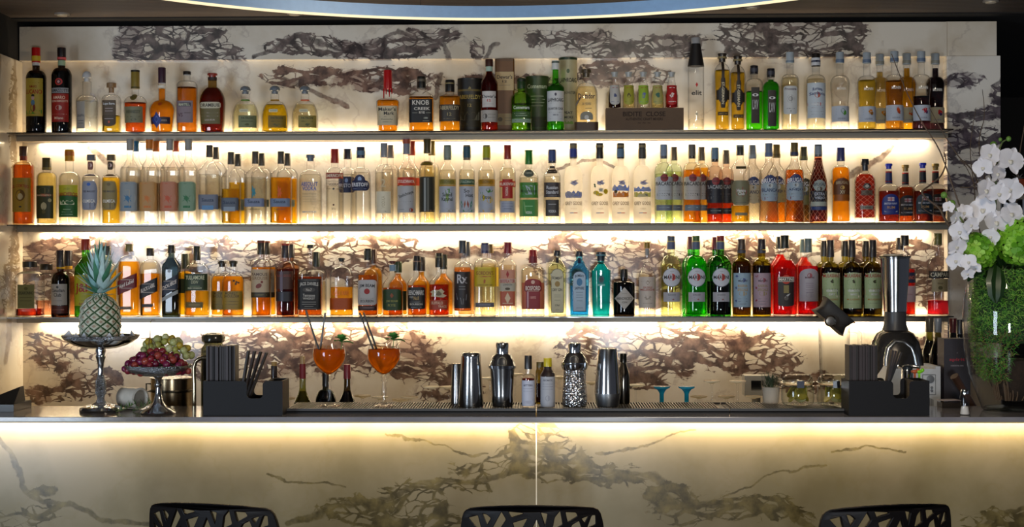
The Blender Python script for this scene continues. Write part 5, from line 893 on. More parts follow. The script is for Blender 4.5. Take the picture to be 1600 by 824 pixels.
def blade(mb,p0,a,tilt,L,W,curl,seg=8,mi=0,fold=.22):
    d=Vector((cos(a),sin(a),0)); side=Vector((-sin(a),cos(a),0)); p=Vector(p0); ang=tilt; vs=[]; 
    for i in range(seg+1):
        u=i/seg; w=W*(1-u**1.6)*(.75+.5*u if u<.5 else 1.0); w=max(w,.0003)
        nrm=d*sin(ang)*-1+Vector((0,0,1))*cos(ang)
        fw=d*cos(ang)+Vector((0,0,1))*sin(ang)
        vs+= [p+side*w+nrm*w*fold, p, p-side*w+nrm*w*fold]
        p=p+fw*(L/seg); ang-=curl/seg
    fs=[]
    for i in range(seg):
        q=i*3; fs+= [(q,q+1,q+4,q+3),(q+1,q+2,q+5,q+4)]
    mb.add(vs,fs,mi)
crown_leafs=0
for tier,(nL,tilt,L,W,z0,curl) in enumerate(((11,.2,.042,.008,-.004,.3),(13,.42,.070,.0115,.002,.0),(14,.66,.090,.0135,.010,-.15),(14,.88,.102,.0140,.022,-.2),(12,1.12,.108,.0130,.038,-.05),(9,1.36,.112,.0115,.052,0),(5,1.5,.100,.0095,.066,0))):
    for q in range(nL):
        a=2*pi*(q+.5*(tier%2)+random.uniform(-.15,.15))/nL
        m=MB(); blade(m,(.012*cos(a)*(1-tier*.12),.012*sin(a)*(1-tier*.12),0),a,tilt+random.uniform(-.08,.08),L*random.uniform(.9,1.1),W,curl)
        o=m.build('crown_leaf',leafm[random.choice((0,0,1,1,2))],t,loc=(0,0,HP-.004+z0))
# napkins round it
for i,(px,dy,rz) in enumerate(((106,-.01,.5),(118,-.035,.2),(132,-.055,-.3),(170,-.062,.25),(192,-.045,-.35),(207,-.012,-.9),(140,.06,.2),(180,.06,-.3))):
    p=at(px,412,YS+dy); m=MB(); w=.018; h=.022
    m.add([(-w,-.002,0),(w*.9,-.003,0),(.1*w,-.006,h),(w*.2,.008,.0),(-w*.3,.006,h*.5)],[(0,1,2),(1,3,2),(3,0,4),(2,3,4),(0,2,4)])
    o=m.build('paper_napkin',pr('e6e8ee',.7,trans=.2),None,smooth=False); o.location=(p.x,YS+dy,zdish+(.017 if abs(px-157)<40 else .024)); o.rotation_euler=(0,0,rz)
    tag(o,'white folded paper point tucked around the foot of the pineapple','napkin','white paper points round the pineapple')
# --- low silver dish with grapes
YG=4.50
t,sc,yb=LT(247,YG,ZC,'lower silver footed dish heaped with grapes','pedestal_dish','pedestal dish')
k=lambda P:[(r,y+(yb-650)) for r,y in P]
lp(t,sc,yb,k([(27,650),(28,648),(24,644),(14,640),(8,632),(5,620),(4.4,610)]),'foot',CH_)
lp(t,sc,yb,k([(4.4,609.9),(6.4,607),(6.4,604),(4.2,602),(5.2,596),(8,592)]),'stem',CH_)
lp(t,sc,yb,k([(8,592),(30,590),(44,585),(50,578),(52,574),(50,574),(42,582),(20,587)]),'bowl',om,64)
zd=ZC+.0004+(yb-(586+(yb-650)))*sc
random.seed(11)
def bunch(cx,dy,z0,rad,n,r,mats,label,zlo=-.2,grp=None):
    p=at(cx,412,YG+dy); t=empty('grape_bunch',(p.x,YG+dy,z0),label,'grapes')
    pts=[]; tries=0
    src=MB().sphere((0,0,0),1,14,10); hi=None
    while len(pts)<n and tries<9000:
        tries+=1
        a=random.uniform(0,2*pi); u=random.uniform(zlo,1); s=sqrt(max(0,1-u*u)); q=random.uniform(.86,1)
        v=Vector((rad[0]*s*cos(a)*q,rad[1]*s*sin(a)*q,rad[2]*u*q))
        if v.y>rad[1]*.55 or v.z<.004: continue
        if all((v-w).length>r*1.62 for w in pts): pts.append(v)
    for v in pts:
        rr=r*random.uniform(.88,1.08); g=MB().sphere((0,0,0),(rr,rr,rr*1.06),14,10)
        g.build('grape',random.choice(mats),t,loc=v)
    return t
def grapem(c,tr): 
    return pr(c,.22,spec=.55,coat=.35,trans=tr,var=.15,bs=90)
bunch(244,-.002,zd,(.100,.062,.066),95,.0112,[grapem('8c2634',.25),grapem('6a1a34',.2),grapem('a8463c',.3),grapem('7a2048',.2)],'bunch of dark red grapes heaped on the low silver dish',0)
tg=bunch(258,.045,zd+.045,(.084,.045,.062),80,.0112,[grapem('c8cc8c',.4),grapem('d8d8a4',.4),grapem('b8b860',.4),grapem('c2a83a',.35)],'bunch of pale green grapes behind the red ones on the low silver dish',0)
w0=at(235,412,YG+.0)
m=MB(); m.tube([(0,0,0),(-.004,0,.03),(.0,0,.06),(.002,0,.10),(.006,0,.105),(.016,0,.103)],[.0016,.0014,.0013,.0012,.0012,.0008],6); m.tube([(-.002,0,.05),(-.028,.0,.047)],.001,5); m.tube([(0,0,.052),(.014,0,.035),(.02,0,.02)],.0011,5)
o=m.build('stalk',pr('5a3c20',.7),tg); o.location=(w0.x-tg.location.x,-.05,.012)
# --- ceramic cup on its side + rosemary
p=at(203,412,4.66)
t=empty('ceramic_cup',(p.x,4.66,ZC),'white ceramic cup lying on its side behind the silver dishes','cup')
m=MB(); m.lathe([(.034,-.028),(.034,.05),(.028,.052),(.028,-.022)],40,cap0=False,cap1=False); R_=Matrix.Rotation(radians(55),4,'Z')@Matrix.Rotation(radians(90),4,'X')
m.xf(Matrix.Translation((0,0,.0345))@R_); m.build('cup_wall',pr('d8cfc0',.3),t)
m=MB(); m.lathe([(.028,-.024),(.028,-.02)],40); m.xf(Matrix.Translation((0,0,.0345))@R_); m.build('cup_bottom',pr('3a3028',.5),t)
random.seed(5)
for i,(px,Yy,lb) in enumerate(((196,4.53,'green rosemary sprig lying before the white cup, left one'),(222,4.56,'green rosemary sprig lying between the two silver dishes, right one'))):
    p=at(px,412,Yy); t=empty('rosemary_sprig',(p.x,Yy,ZC),lb,'herb','rosemary sprigs')
    m=MB(); m.tube([(-.03,0,.002),(0,0,.012),(.03,.005,.03)],.0012,6); m.build('stem',pr('5a6a34',.6),t)
    m=MB()
    for q in range(26):
        u=q/25; c=(-.03+.06*u,0,.003+.025*u); blade(m,c,random.uniform(0,6.28),random.uniform(.2,1.1),random.uniform(.018,.03),.0016,.4,4)
    m.build('needles',pr('4f7a3a',.5,trans=.2),t)
# --- straw caddies
def caddy(x0,x1,Y,label,side):
    a=at(x0,412,Y); b=at(x1,412,Y); cx=(a.x+b.x)/2; W=b.x-a.x; D=.115; sc=mpp((x0+x1)/2,Y); H=.105
    t=empty('straw_caddy',(cx,Y+D/2,ZC+.0004),label,'caddy','black bar caddies'); bk=pr('100f12',.55,spec=.25,bump=.15,bs=700)
    h=W/2; d0=-h+W*.55; d1=-h+W*.75; lo=H*.50
    arc=lambda cx_,cz,r,a0,a1:[(cx_+r*cos(a0+(a1-a0)*i/6),cz+r*sin(a0+(a1-a0)*i/6)) for i in range(7)]
    poly=[(-h,0),(h,0),(h,H)]+[(d1+.012,H)]+arc(d1+.012,H-.012,.012,pi/2,pi)+arc(d1-.012,lo+.012,.012,0,-pi/2)+arc(d0+.012,lo+.012,.012,-pi/2,-pi)+arc(d0-.012,H-.012,.012,0,pi/2)+[(-h,H)]
    for y,n in ((0,'front_wall'),(D-.004,'back_wall')):
        m=MB(); m.prism(poly,0,.004); m.build(n,bk,t,loc=(0,-D/2+y,0),smooth=False)
    for x,n in ((-h+.002,'side_wall'),(h-.002,'side_wall'),(-h+W*.405,'divider'),(d1+.014,'divider')): m=MB().box((x,0,H/2),(.004 if n=='side_wall' else .003,D-.0082,H-.001)); m.build(n,bk,t,smooth=False)
    MB().box((0,0,.003),(W-.0085,D-.0085,.006)).build('caddy_floor',bk,t,smooth=False)
    # paper sleeves
    sm=[pr('1f1719',.55,var=.3),pr('2c2022',.5,var=.3),pr('171214',.6)]; random.seed(x0)
    for i in range(17):
        xx=-h+.008+i*(W*.385-.012)/16; o=MB().box((0,0,.104),(.0052,random.uniform(.055,.075),.196+random.uniform(-.003,.003))).build('sleeved_straw',random.choice(sm),None,smooth=False)
        o.location=(cx+xx,Y+D/2+random.uniform(-.008,.008),ZC+.0075); tag(o,'black paper-sleeved straw packed upright in the %s caddy'%side,'straw','straws packed in the %s caddy'%side)
    for i in range(4):
        L=.19; o=MB().box((0,0,L/2),(.0055,.03,L)).build('sleeved_straw',sm[i%3],None,smooth=False); an=.16+i*.07
        o.location=(cx-h+W*.43+i*.0012,Y+D/2-.036+i*.023,ZC+.0085); o.rotation_euler=(0,an,0); tag(o,'black sleeved straw leaning to the right in the %s caddy'%side,'straw','straws leaning in the %s caddy'%side)
    return t
caddy(317,441,4.43,'black bar caddy full of black straws, beside the grapes','left'); caddy(1326,1452,4.43,'black bar caddy full of black straws, in front of the blender','right')
# --- spritz glasses
def cloudy(c):
    m,nt,out=nodes('cloudy_orange'); N=nt.nodes; r=N.new('ShaderNodeBsdfRefraction'); r.inputs['IOR'].default_value=1.04; r.inputs[0].default_value=(1,.5,.05,1)
    d=N.new('ShaderNodeBsdfDiffuse'); d.inputs[0].default_value=(*hx(c),1); t=N.new('ShaderNodeBsdfTranslucent'); t.inputs[0].default_value=(1,.36,.02,1)
    a=N.new('ShaderNodeMixShader'); a.inputs[0].default_value=.65; nt.links.new(d.outputs[0],a.inputs[1]); nt.links.new(t.outputs[0],a.inputs[2])
    b=N.new('ShaderNodeMixShader'); b.inputs[0].default_value=.6; nt.links.new(r.outputs[0],b.inputs[1]); nt.links.new(a.outputs[0],b.inputs[2]); nt.links.new(b.outputs[0],out.inputs[0]); return m
SPR=cloudy('ff7a0c')
def spritz(x,label):
    t,sc,yb=LT(x,4.60,ZM,label,'spritz_glass','cocktail glass','orange spritz glasses on the bar'); k=lambda P:[(r,y+(yb-636)) for r,y in P]; g=thin_glass('fff',edge=.5)
    lp(t,sc,yb,k([(17.5,636),(17.5,635.2),(9,633.5),(3.4,631),(2.4,627),(3.4,618),(3.8,611),(2.6,603),(2.4,599)]),'foot_and_stem',g)
    lp(t,sc,yb,k([(2.4,598.9),(4.8,596),(2.6,593.4),(4.6,590.5),(2.8,588)]),'stem_knops',g)
    lp(t,sc,yb,k([(2.8,587.9),(11,583),(20,574),(25,563),(26,555),(24.5,546),(22,538),(21,533)]),'bowl',g,closed=False)
    lp(t,sc,yb,k([(2.2,586.5),(10.5,582),(19.2,573.2),(24.2,562.6),(25.2,555),(24,547.5)]),'orange_drink',SPR)
    random.seed(x)
    for i,(dx,dy,yy) in enumerate(((-9,-4,547),(7,-6,548),(0,5,549),(12,4,555),(-13,6,556),(1,-9,559))):
        q=MB().box((0,0,0),(.021,.019,.018)); o=q.build('ice_cube',thin_glass('fda',edge=.6,rough=.15),t,smooth=False); o.location=(dx*sc,dy*sc,(yb-(yy+(yb-636)))*sc); o.rotation_euler=(random.random(),random.random(),random.random())
    return t,sc,yb
for x,lb in ((514,'stemmed balloon glass of orange spritz with ice, left one'),(599.5,'stemmed balloon glass of orange spritz with ice, right one')):
    spritz(x,lb)
def P(x,y,Y): return at(x,y,Y)
for pts,Y0,lb in (([(478,485),(494,535),(510,572)],4.595,'long black straw leaning left in the left spritz glass'),([(508,489),(502,535),(498,566)],4.605,'long black straw leaning right in the left spritz glass'),
    ([(562,489),(577,530),(595,576)],4.59,'long black straw in the right spritz glass, lower and left of its pair'),([(568,489),(583,530),(598,574)],4.602,'long black straw in the right spritz glass, right one of its pair')):
    q=[P(a,b,Y0) for a,b in pts]; c=q[0].copy(); m=MB().tube([v-c for v in q],.0031,10); o=m.build('drinking_straw',pr('1a1a1e',.3,coat=.3)); o.location=c; tag(o,lb,'straw','black straws in the spritz glasses')
def mint(x,y,Y,seed,lb,flip=1):
    random.seed(seed); c=P(x,y,Y); t=empty('mint_sprig',c,lb,'mint','mint sprigs on the spritz glasses'); mt=[pr('3f8a3c',.45,var=.3,trans=.25,bump=.4,bs=900),pr('5aa04a',.45,var=.3,trans=.25,bump=.4,bs=900)]
    MB().tube([(-.003*flip,0,-.026),(0,0,-.008),(0,0,.004)],.0013,6).build('stem',pr('5a7a3a',.6),t)
    for i in range(9):
        a=i*2.4; tl=.25+.14*i; m=MB(); L=.037-.0015*i; W=.0135
        d=Vector((cos(a),sin(a)*.6,0)); side=Vector((-sin(a),cos(a),.1)); vs=[];n=6
        for q in range(n+1):
            u=q/n; w=W*sin(pi*min(1,u*.92+.06))**.75; pt=d*L*u*cos(tl)+Vector((0,0,L*u*sin(tl)-.012*u*u)); vs+=[pt+side*w+Vector((0,0,.003)),pt,pt-side*w+Vector((0,0,.003))]
        m.add(vs,[f for q in range(n) for f in ((q*3,q*3+1,q*3+4,q*3+3),(q*3+1,q*3+2,q*3+5,q*3+4))]); m.build('mint_leaf',mt[i%2],t,loc=(0,0,.0015*i-.004))
mint(534,534,4.56,2,'fresh green mint sprig on the rim of the left spritz glass'); mint(615,531,4.57,4,'fresh green mint sprig on the rim of the right spritz glass')
# --- shakers
def shaker(x,Y,yb0,prof,label,name='cocktail_shaker',cat='cocktail shaker',grp='metal cocktail shakers',zb=ZM,parts=None):
    t,sc,yb=LT(x,Y,zb,label,name,cat,grp)
    for nm,mat,P_ in parts: lp(t,sc,yb,[(r,y+(yb-yb0)) for r,y in P_],nm,mat)
    return t,sc,yb
shaker(735.5,4.58,638,None,'tall two-part steel shaker tin, leftmost of the front shakers',parts=[('lower_tin',CHD,[(19.8,638),(20,637),(15.2,562)]),('upper_tin',CH_,[(15.5,562),(15.6,560),(15,556),(13,553.6),(10,553)])])
shaker(713,4.685,635,None,'narrow steel tin half hidden behind the tall shaker',zb=ZM,parts=[('tin_body',CHD,[(9.5,635),(7.5,575),(7.8,573),(6,573)])])
shaker(784.5,4.58,638,None,'smooth steel cobbler shaker with domed cap, left of the small bitters bottles',parts=[('body',CHD,[(15.5,638),(17,635),(16.5,620),(18.3,590),(19.3,578)]),('strainer_top',CH_,[(21.5,578),(21.8,573.5),(20,571.5),(18.5,566),(14.5,558.5),(10.8,555.5)]),('cap',CH_,[(10,556),(10.2,541),(9,538.2),(6,537.2)])])
shaker(897.5,4.58,638,None,'hammered steel cobbler shaker, right of the small bitters bottles',parts=[('body',hm,[(17.5,638),(19.6,635),(19.8,625),(17.8,600),(17.4,580)]),('strainer_top',CH_,[(19,580),(20.8,575),(21,569),(19.5,567.5),(18,562),(14,555.5),(11,553.5)]),('cap',CH_,[(10.2,554),(10.4,542),(9.4,539),(6,538)])])
shaker(949,4.58,638,None,'tall steel parisian shaker with a paler foot, rightmost of the front shakers',parts=[('lower_cup',metal('b8bcc0',.3),[(16.5,638),(17.6,636),(20,620),(20.3,617)]),('upper_body',CHD,[(20.4,617),(19.6,605),(17.5,575),(15,551),(14.2,547.5),(11,546.6)])])
shaker(973.5,4.68,637,None,'small dark steel bottle-shaped shaker behind the rightmost tall one',parts=[('body',metal('6a645c',.15),[(9.5,637),(10.2,634),(10.2,598),(9,588),(5.5,578),(5,572)]),('cap',metal('3a3834',.2),[(5.5,572.5),(5.5,561),(4.6,559)])])
# bitters
GB='bitters bottles between the shakers'
def Bc(x,hw,yt,yc,yn,ys,desc,Y,zb,**k): return B(0,x,hw,yt,yc,yn,ys,desc,Y=Y,base=zb,group=k.pop('group',GB),**k)
Bc(825,10.6,556,577,585,592,'small bitters bottle with black cap and pale blue-white label',4.58,ZM,nw=4.6,nt=4.6,sh='r',lq='7a1c10',ly=592,cap='1e1a1c',cw=6,labs=[('r',594.5,634.5,'b4b8c8',[('BITTERS',602,3,'556',14),('*B',607,.6,'778',14),('*B',611,.6,'778',14),('*B',628,4,'9a9cae',14)],10)],name='bitters_bottle')
Bc(855.5,11.4,560,573,580,589,'small bitters bottle with yellow cap in an oversized white paper label',4.575,ZM,nw=6,nt=5.6,sh='r',lq='2a120a',ly=588,cap='c9b414',cw=6.6,bands=[(573.5,588,'241412')],labs=[('r',588.5,636,'a6a8b0',[('AROMATIC',594,3,'5a5a64',15),('*O',622,9,'8c8e98',8),('*B',600,.6,'667',16),('*B',604,.6,'667',16),('*B',608,.6,'667',16)],11.3)],name='bitters_bottle')
Bc(843.5,7,566,574,578,584,'slim olive-gold bottle behind the two small bitters bottles',4.68,ZM,n=5,nw=5.8,nt=5.6,sh='r',g='8a7418',lq='4a2008',ly=600,cap='5a4c14',cw=6,name='bitters_bottle')
# --- wine bottles behind the mats (stand on the lower ledge)
GW='wine bottles on the ledge behind the bar'
Bc(472.5,15.5,557,569,605,640,'green wine bottle with red capsule and stub cork, left of the left spritz glass',4.93,ZR,nw=5,nt=4.6,sh='s',g='8a8a2c',lq='6a6a14',ly=612,cap='b08c58',cw=3.6,bands=[(569,592,'7a1c24')],labs=[('o',631,645,'b8b0a0',None,7)],group=GW,name='wine_bottle')
Bc(508.5,16,577,604,608,628,'dark wine bottle with white label, behind the left spritz glass',4.93,ZR,nw=5,nt=4.8,sh='r',lq='120c0a',g='2a2c1c',ly=612,cap='1c1a1a',cw=5.4,labs=[('r',630,680,'a8a4b0',None,15)],group=GW,name='wine_bottle')
Bc(542,15.5,570,592,605,640,'dark wine bottle with dark red capsule, right of the left spritz glass',4.93,ZR,nw=5,nt=4.8,sh='s',g='4a3a1c',lq='1a0c08',ly=612,cap='7c1a26',cw=5.6,group=GW,name='wine_bottle')
Bc(428,13,572,588,592,612,'dark bottle with a cork pourer behind the left straw caddy',4.86,ZR,nw=5,nt=4.8,sh='r',g='3a2a14',lq='1c1008',ly=600,cap='2a1c1c',cw=5,group=GW,name='wine_bottle',extra=lambda t,pf,sc,dr: MB().lathe([(3.9*sc,133*sc),(4.4*sc,146*sc)],16).build('cork',pr('a8854c',.7),t))
# upturned glasses
FT=pr('fff2d6',.15,coat=.5,trans=.6,var=.03)  # cream translucent feet paint in the warm strip light refracted by clear glass
GU='upturned stem glasses drying behind the bar'
def upglass(x,yf,Y,label,c='fff',thick=False,cm=None):
    t,sc,yb=LT(x,Y,ZR,label,'stem_glass','glass',GU); g=cm or thin_glass(c,edge=.5); H=yb-yf
    if not thick:
        lp(t,sc,yb,[(15,yb),(18.5,yb-14),(18,yb-26),(12,yb-38),(3.5,yb-44),(1.6,yb-48)],'bowl',g,closed=False)
        lp(t,sc,yb,[(1.6,yb-48),(1.5,yf+9),(2.4,yf+5)],'stem',g,closed=False)
        lp(t,sc,yb,[(2.4,yf+5),(5,yf+3.4),(12.6,yf+2),(13.2,yf),(4,yf),(.5,yf)],'foot',FT,closed=False)
    else:
        lp(t,sc,yb,[(17,yb),(17.5,yb-12),(11,yb-24),(9,yb-34),(4,yb-38)],'bowl',g,closed=False)
        lp(t,sc,yb,[(3.6,yb-38),(3.4,yf+12),(5,yf+8)],'stem',g)
        lp(t,sc,yb,[(5,yf+8),(8,yf+4.5),(12.5,yf+2.5),(13,yf),(.5,yf)],'foot',g)
for i,(x,yf,Y,d) in enumerate(((448,622,5.03,'between the left caddy and the green wine bottle'),(566,618,5.04,'just right of the red-capsuled wine bottle'),(593,620,4.83,'behind the foot of the right spritz glass'),(639.5,620,4.86,'low one between the right spritz glass and the shakers'),(674,604,4.86,'taller one left of the shakers'),(700,604,4.92,'taller one touching the narrow tin'),
    (765,590,4.90,'between the two leftmost shakers'),(804,584,4.99,'between the smooth shaker and the bitters'),(874,588,4.9,'between the bitters and the hammered shaker'),(924,597,4.92,'between the two right-hand shakers'),(993,601,4.86,'right beside the small dark shaker'),
    (1112,595,4.86,'the left taller one right of the turquoise stems'),(1152,595,4.86,'the right taller one, near the white holder'),(1091.5,619,5.03,'low one right beside the turquoise stems'),(1134.5,619,5.03,'low one between two taller ones'),(1177,619,5.03,'low one under the white holder'),
    (625,624,5.02,'farther low one behind the right spritz glass'))):
    upglass(x,yf,Y,'upturned clear stem glass, '+d)
cy=pr('2ab4d8',.15,spec=.8,trans=.5)
for x,lb in ((1033.5,'upturned glass with turquoise stem and foot, left one'),(1072.4,'upturned glass with turquoise stem and foot, right one')): upglass(x,604,4.88,lb,thick=True,cm=cy)
# white holder with a square window
t,sc,yb=LT(1181,5.45,ZB,'white holder with a dark square opening, left of the herb tumbler','ceramic_holder','holder')
m=MB(); w,h=.047,.037; zc=(yb-602)*sc; m.box((-w+.012,0,zc),(.024,.07,2*h)); m.box((w-.012,0,zc),(.024,.07,2*h)); m.box((0,0,zc+h-.009),(2*w-.0484,.07,.018)); m.box((0,0,zc-h+.010),(2*w-.0484,.07,.020)); m.build('housing',pr('b8b2a4',.3),t,smooth=False)
MB().box((0,.030,zc),(2*w-.05,.008,2*h-.04)).build('dark_interior',pr('16140e',.5),t,smooth=False)
MB().lathe([(.03,0),(.03,.01),(.016,.016),(.016,zc-h-.001)],24).build('pedestal',metal('8a867c',.3),t)
# herb tumbler
t,sc,yb=LT(1204,4.67,ZM,'cut-glass tumbler of dark green thyme, left of the lemon jars','herb_tumbler','tumbler')
lp(t,sc,yb,[(11.5,yb),(12.5,yb-3),(15.5,yb-44),(16,yb-47)],'glass',hmg:=thin_glass('eee',edge=.7,rough=.08),closed=False)
lp(t,sc,yb,[(10.5,yb-1),(11.5,yb-3),(13.5,yb-26)],'crushed_ice',frost('e8e4dc'))
random.seed(9); m=MB()
for i in range(230):
    a=random.uniform(0,6.28); r=random.uniform(0,11)*sc; blade(m,(r*cos(a),r*sin(a),random.uniform(24,40)*sc),a,random.uniform(.3,1.4),random.uniform(.012,.03),.0018,.5,3)
m.build('thyme',pr('3c4a30',.6,var=.4),t)
# lemon jars
def jar(x,label,slc):
    t,sc,yb=LT(x,4.63,ZM,label,'clip_top_jar','jar','clip-top jars of lemon slices'); k=lambda P:[(r,y+(yb-637)) for r,y in P]; g=thin_glass('f4f8ee',edge=.35)
    lp(t,sc,yb,k([(21,637),(24,635),(25.5,628),(25.5,614),(24,608),(22,605)]),'jar_body',g)
    lp(t,sc,yb,k([(23,604.8),(23,603)]),'rubber_ring',pr('c8a070',.5))
    lp(t,sc,yb,k([(23.5,602.8),(24,599),(23,594),(20,591),(18,589.5)]),'lid',g)
    m=MB(); R=25.2*sc; z=(yb-(601+(yb-637)))*sc; m.tube([(R*cos(a),R*sin(a),z) for a in [2*pi*i/36 for i in range(37)]],.0011,6); z2=z-.012; m.tube([(R*cos(a),R*sin(a),z2) for a in [2*pi*i/36 for i in range(37)]],.0011,6)
    m.box((0,-R-.002,z-.004),(.022,.003,.022)); m.build('wire_clasp',CH_,t)
    random.seed(x); 
    for i in range(slc):
        an=i*1.15+.4; r=.022; m=MB(); m.lathe([(.021,-.0022),(.0225,0),(.021,.0022)],26); 
        o=m.build('lemon_slice',pr(random.choice(('b8a03c','a89a40','c8bc70')),.35,trans=.35,var=.3,bs=120),t); o.location=(r*cos(an),r*sin(an)*.9,.028+.010*(i%3)); o.rotation_euler=(1.25+random.uniform(-.4,.4),random.uniform(-.4,.4),an+1.57+random.uniform(-.5,.5))
        
jar(1246,'clip-top glass jar of preserved lemon slices, left one of the pair',8); jar(1301.5,'clip-top glass jar of lemon slices, right one of the pair',7)
# pitcher with tilted black lid
t,sc,yb=LT(1303,5.40,ZB,'tall clear blender jug with handle, behind the right lemon jar','blender_jug','jug'); g=thin_glass('f6f6f2',edge=.35)
lp(t,sc,yb,[(17,yb),(18,yb-4),(23,512),(23.5,508)],'jug_wall',g,n=4,closed=False)
lp(t,sc,yb,[(17,yb-.5),(17.2,yb-3)],'jug_floor',g,n=4)
MB().tube([((22.5)*sc,0,(yb-517)*sc),(34*sc,0,(yb-517)*sc),(40*sc,0,(yb-522)*sc),(40*sc,0,(yb-540)*sc),(33*sc,0,(yb-548)*sc),(22*sc,0,(yb-548)*sc)],.008,12).build('handle',g,t)
c=P(1301,495,5.40); t=empty('jug_lid',c,'black rubber lid with a clear round knob, tilted on top of the blender jug','lid')
m=MB(); m.lathe([(.072,-.030,5),(.068,-.026,5),(.058,.0,5),(.066,.028,5),(.074,.034,5)],40,dr=.75); m.xf(Matrix.Rotation(radians(42),4,'Y')); m.build('rubber_body',pr('2e2b29',.6,bump=.2,bs=400),t)
m=MB(); m.lathe([(.021,-.002),(.021,.008),(.016,.013),(.006,.014)],24); m.xf(Matrix.Translation((-.02,-.055,-.014))@Matrix.Rotation(radians(90),4,'X')); m.build('knob',metal('c8c0b4',.2),t)
# blender with steel cup
t,sc,yb=LT(1398.5,5.45,ZB,'tall bar blender with a polished steel cup, behind the right caddy','blender','blender')
lp(t,sc,yb,[(17.5,487),(18,470),(20.5,440),(22,410),(22.5,404),(24,403),(24,402)],'steel_cup',CHD)
lp(t,sc,yb,[(24.5,402),(25,400.6),(20,399.8)],'cup_rim',metal('4a4844',.25)); lp(t,sc,yb,[(15,399.8),(15,397.4)],'lid',pr('c8b89c',.3,trans=.2),c=(-3*sc,0,0))
lp(t,sc,yb,[(20,516),(17.5,508),(16.8,500),(17,487.5)],'rubber_collar',pr('3c3a3a',.4))
lp(t,sc,yb,[(44,yb),(44,yb-6),(43.5,600),(43,575),(41,552),(36,534),(28,521),(20,516.5)],'motor_base',pr('57534f',.25,metal=.7,coat=.3))
m=MB(); pts=[(-22,600),(-22,560),(-18,543),(-8,533),(6,533),(17,541),(23,556),(26,575),(26,600)]
br=lambda q: 20+24*min(1,max(0,(q-516)/55))**.6
m.tube([(a*sc,-sqrt(max(0,br(b_)**2-a*a))*sc-.001,(yb-b_)*sc) for a,b_ in pts],[.0115]*len(pts),10); m.build('front_arch',metal('c4c8cc',.25),t)
# white machine
c=base(1423,4.90,ZR)[0]; sc=mpp(1423,4.90); t=empty('drink_machine',(c.x,4.95,ZR+.0004),'white bar machine with a dial panel behind the right straw caddy','machine'); yb=base(1423,4.90,ZR)[2]
poly=[(-45,yb),(46,yb),(46,573),(38,573),(38,577),(-26,577),(-46,606)]; m=MB(); m.prism([(a*sc,(yb-b_)*sc) for a,b_ in poly],-.05,.10); m.build('housing',pr('c3c6ca',.35),t,smooth=False)
m=MB(); fr=[(18,586),(38,586),(38,617),(18,617)]
for (a,b_),(a2,b2) in zip(fr,fr[1:]+fr[:1]): m.tube([(a*sc,-.0515,(yb-b_)*sc),(a2*sc,-.0515,(yb-b2)*sc)],.0009,5)
m.build('panel_frame',pr('55585c',.4),t)
for a,b_,r in ((30,593,6),(32,606,2),(32,611,2)): m=MB().lathe([(r*sc,0),(r*sc,.004),(r*.7*sc,.005)],20); m.xf(Matrix.Translation((a*sc,-.0502,(yb-b_)*sc))@Matrix.Rotation(radians(90),4,'X')); m.build('dial',pr('6c7076',.4),t)
m=MB()
for i in range(9): m.box(((24+i*1.3)*sc,-.0505,(yb-628-i*.6)*sc),(.0012,.001,(16)*sc))
m.build('vent_slots',pr('4a4c50',.5),t)
c=P(1446,593,4.80); random.seed(4); m=MB()
for i in range(7): m.sphere((random.uniform(-.010,.010),random.uniform(-.004,.004),random.uniform(-.003,.004)),(.005,.003,.003),8,6)
# chrome shaker next to the caddy
t,sc,yb=LT(1417,4.62,ZC,'short chrome tap with black domed top, rising behind the right caddy','chrome_tap','tap')
lp(t,sc,yb,[(9,yb),(9,579),(8,577)],'body',CH_); lp(t,sc,yb,[(8.6,577),(8.4,574),(6,571.5),(2,570.5)],'dome',pr('2c3238',.2,coat=.5))
MB().tube([(0,0,(yb-573)*sc),(10*sc,-.01,(yb-572.5)*sc),(19*sc,-.012,(yb-574)*sc)],.005,10).build('lever',CH_,t)
MB().tube([(-8*sc,0,(yb-574)*sc),(-14*sc,0,(yb-571)*sc),(-16*sc,0,(yb-576)*sc)],.003,8).build('spout',CH_,t)
# limes/orange bits on the machine front are garnish pieces lying in the caddy
for i,(x,y,c_,lb) in enumerate(((1443,593,'7cc81c','small bright green plastic clip on the rim of the right caddy'),(1436,590,'b8582c','small orange clip on the rim of the right caddy'))):
    q=P(x,y,4.49); m=MB().sphere((0,0,0),(.012,.006,.006),12,8).sphere((.010,0,.004),(.006,.005,.006),10,6); m.box((0,.0,-.012),(.006,.005,.014)); o=m.build('peg_clip',pr(c_,.4)); o.location=(q.x,4.543-.002,ZC+.105+.020); tag(o,lb,'clip')
# black display box with red lettering
t=empty('display_box',(P(1490,412,4.97).x,4.97,ZR+.0004),'black box with small red lettering, beside the glass vase','box'); sc=mpp(1490,4.93); yb=base(1490,4.93,ZR)[2]
MB().box((0,0,(yb-530)*sc/2),(41*sc,.08,(yb-530)*sc)).build('box_body',pr('2b2730',.5),t,smooth=False)
m=MB(); flat_text(m,'spirit',0,-.0405,(yb-563)*sc,6*sc,24*sc); m.build('red_lettering',pr('a8283c',.5),t,smooth=False)
m=MB(); flat_text(m,'COCKTAIL BAR',0,-.0405,(yb-572)*sc,2*sc,20*sc); m.box((0,-.0403,(yb-552)*sc),(.001,.0004,.004)); m.build('small_lettering',pr('a09aa4',.5),t,smooth=False)
c=P(1491,588,4.80); m=MB().tube([(0,0,0),(.028,.015,-.040),(.062,.03,-.088),(.10,.04,-.145),(.175,.055,-.2635)],[.014,.012,.010,.009,.008],16); t=m.build('wooden_muddler',pr('4c3428',.45)); t.location=c; tag(t,'dark wooden muddler leaning between the black box and the vase','muddler')
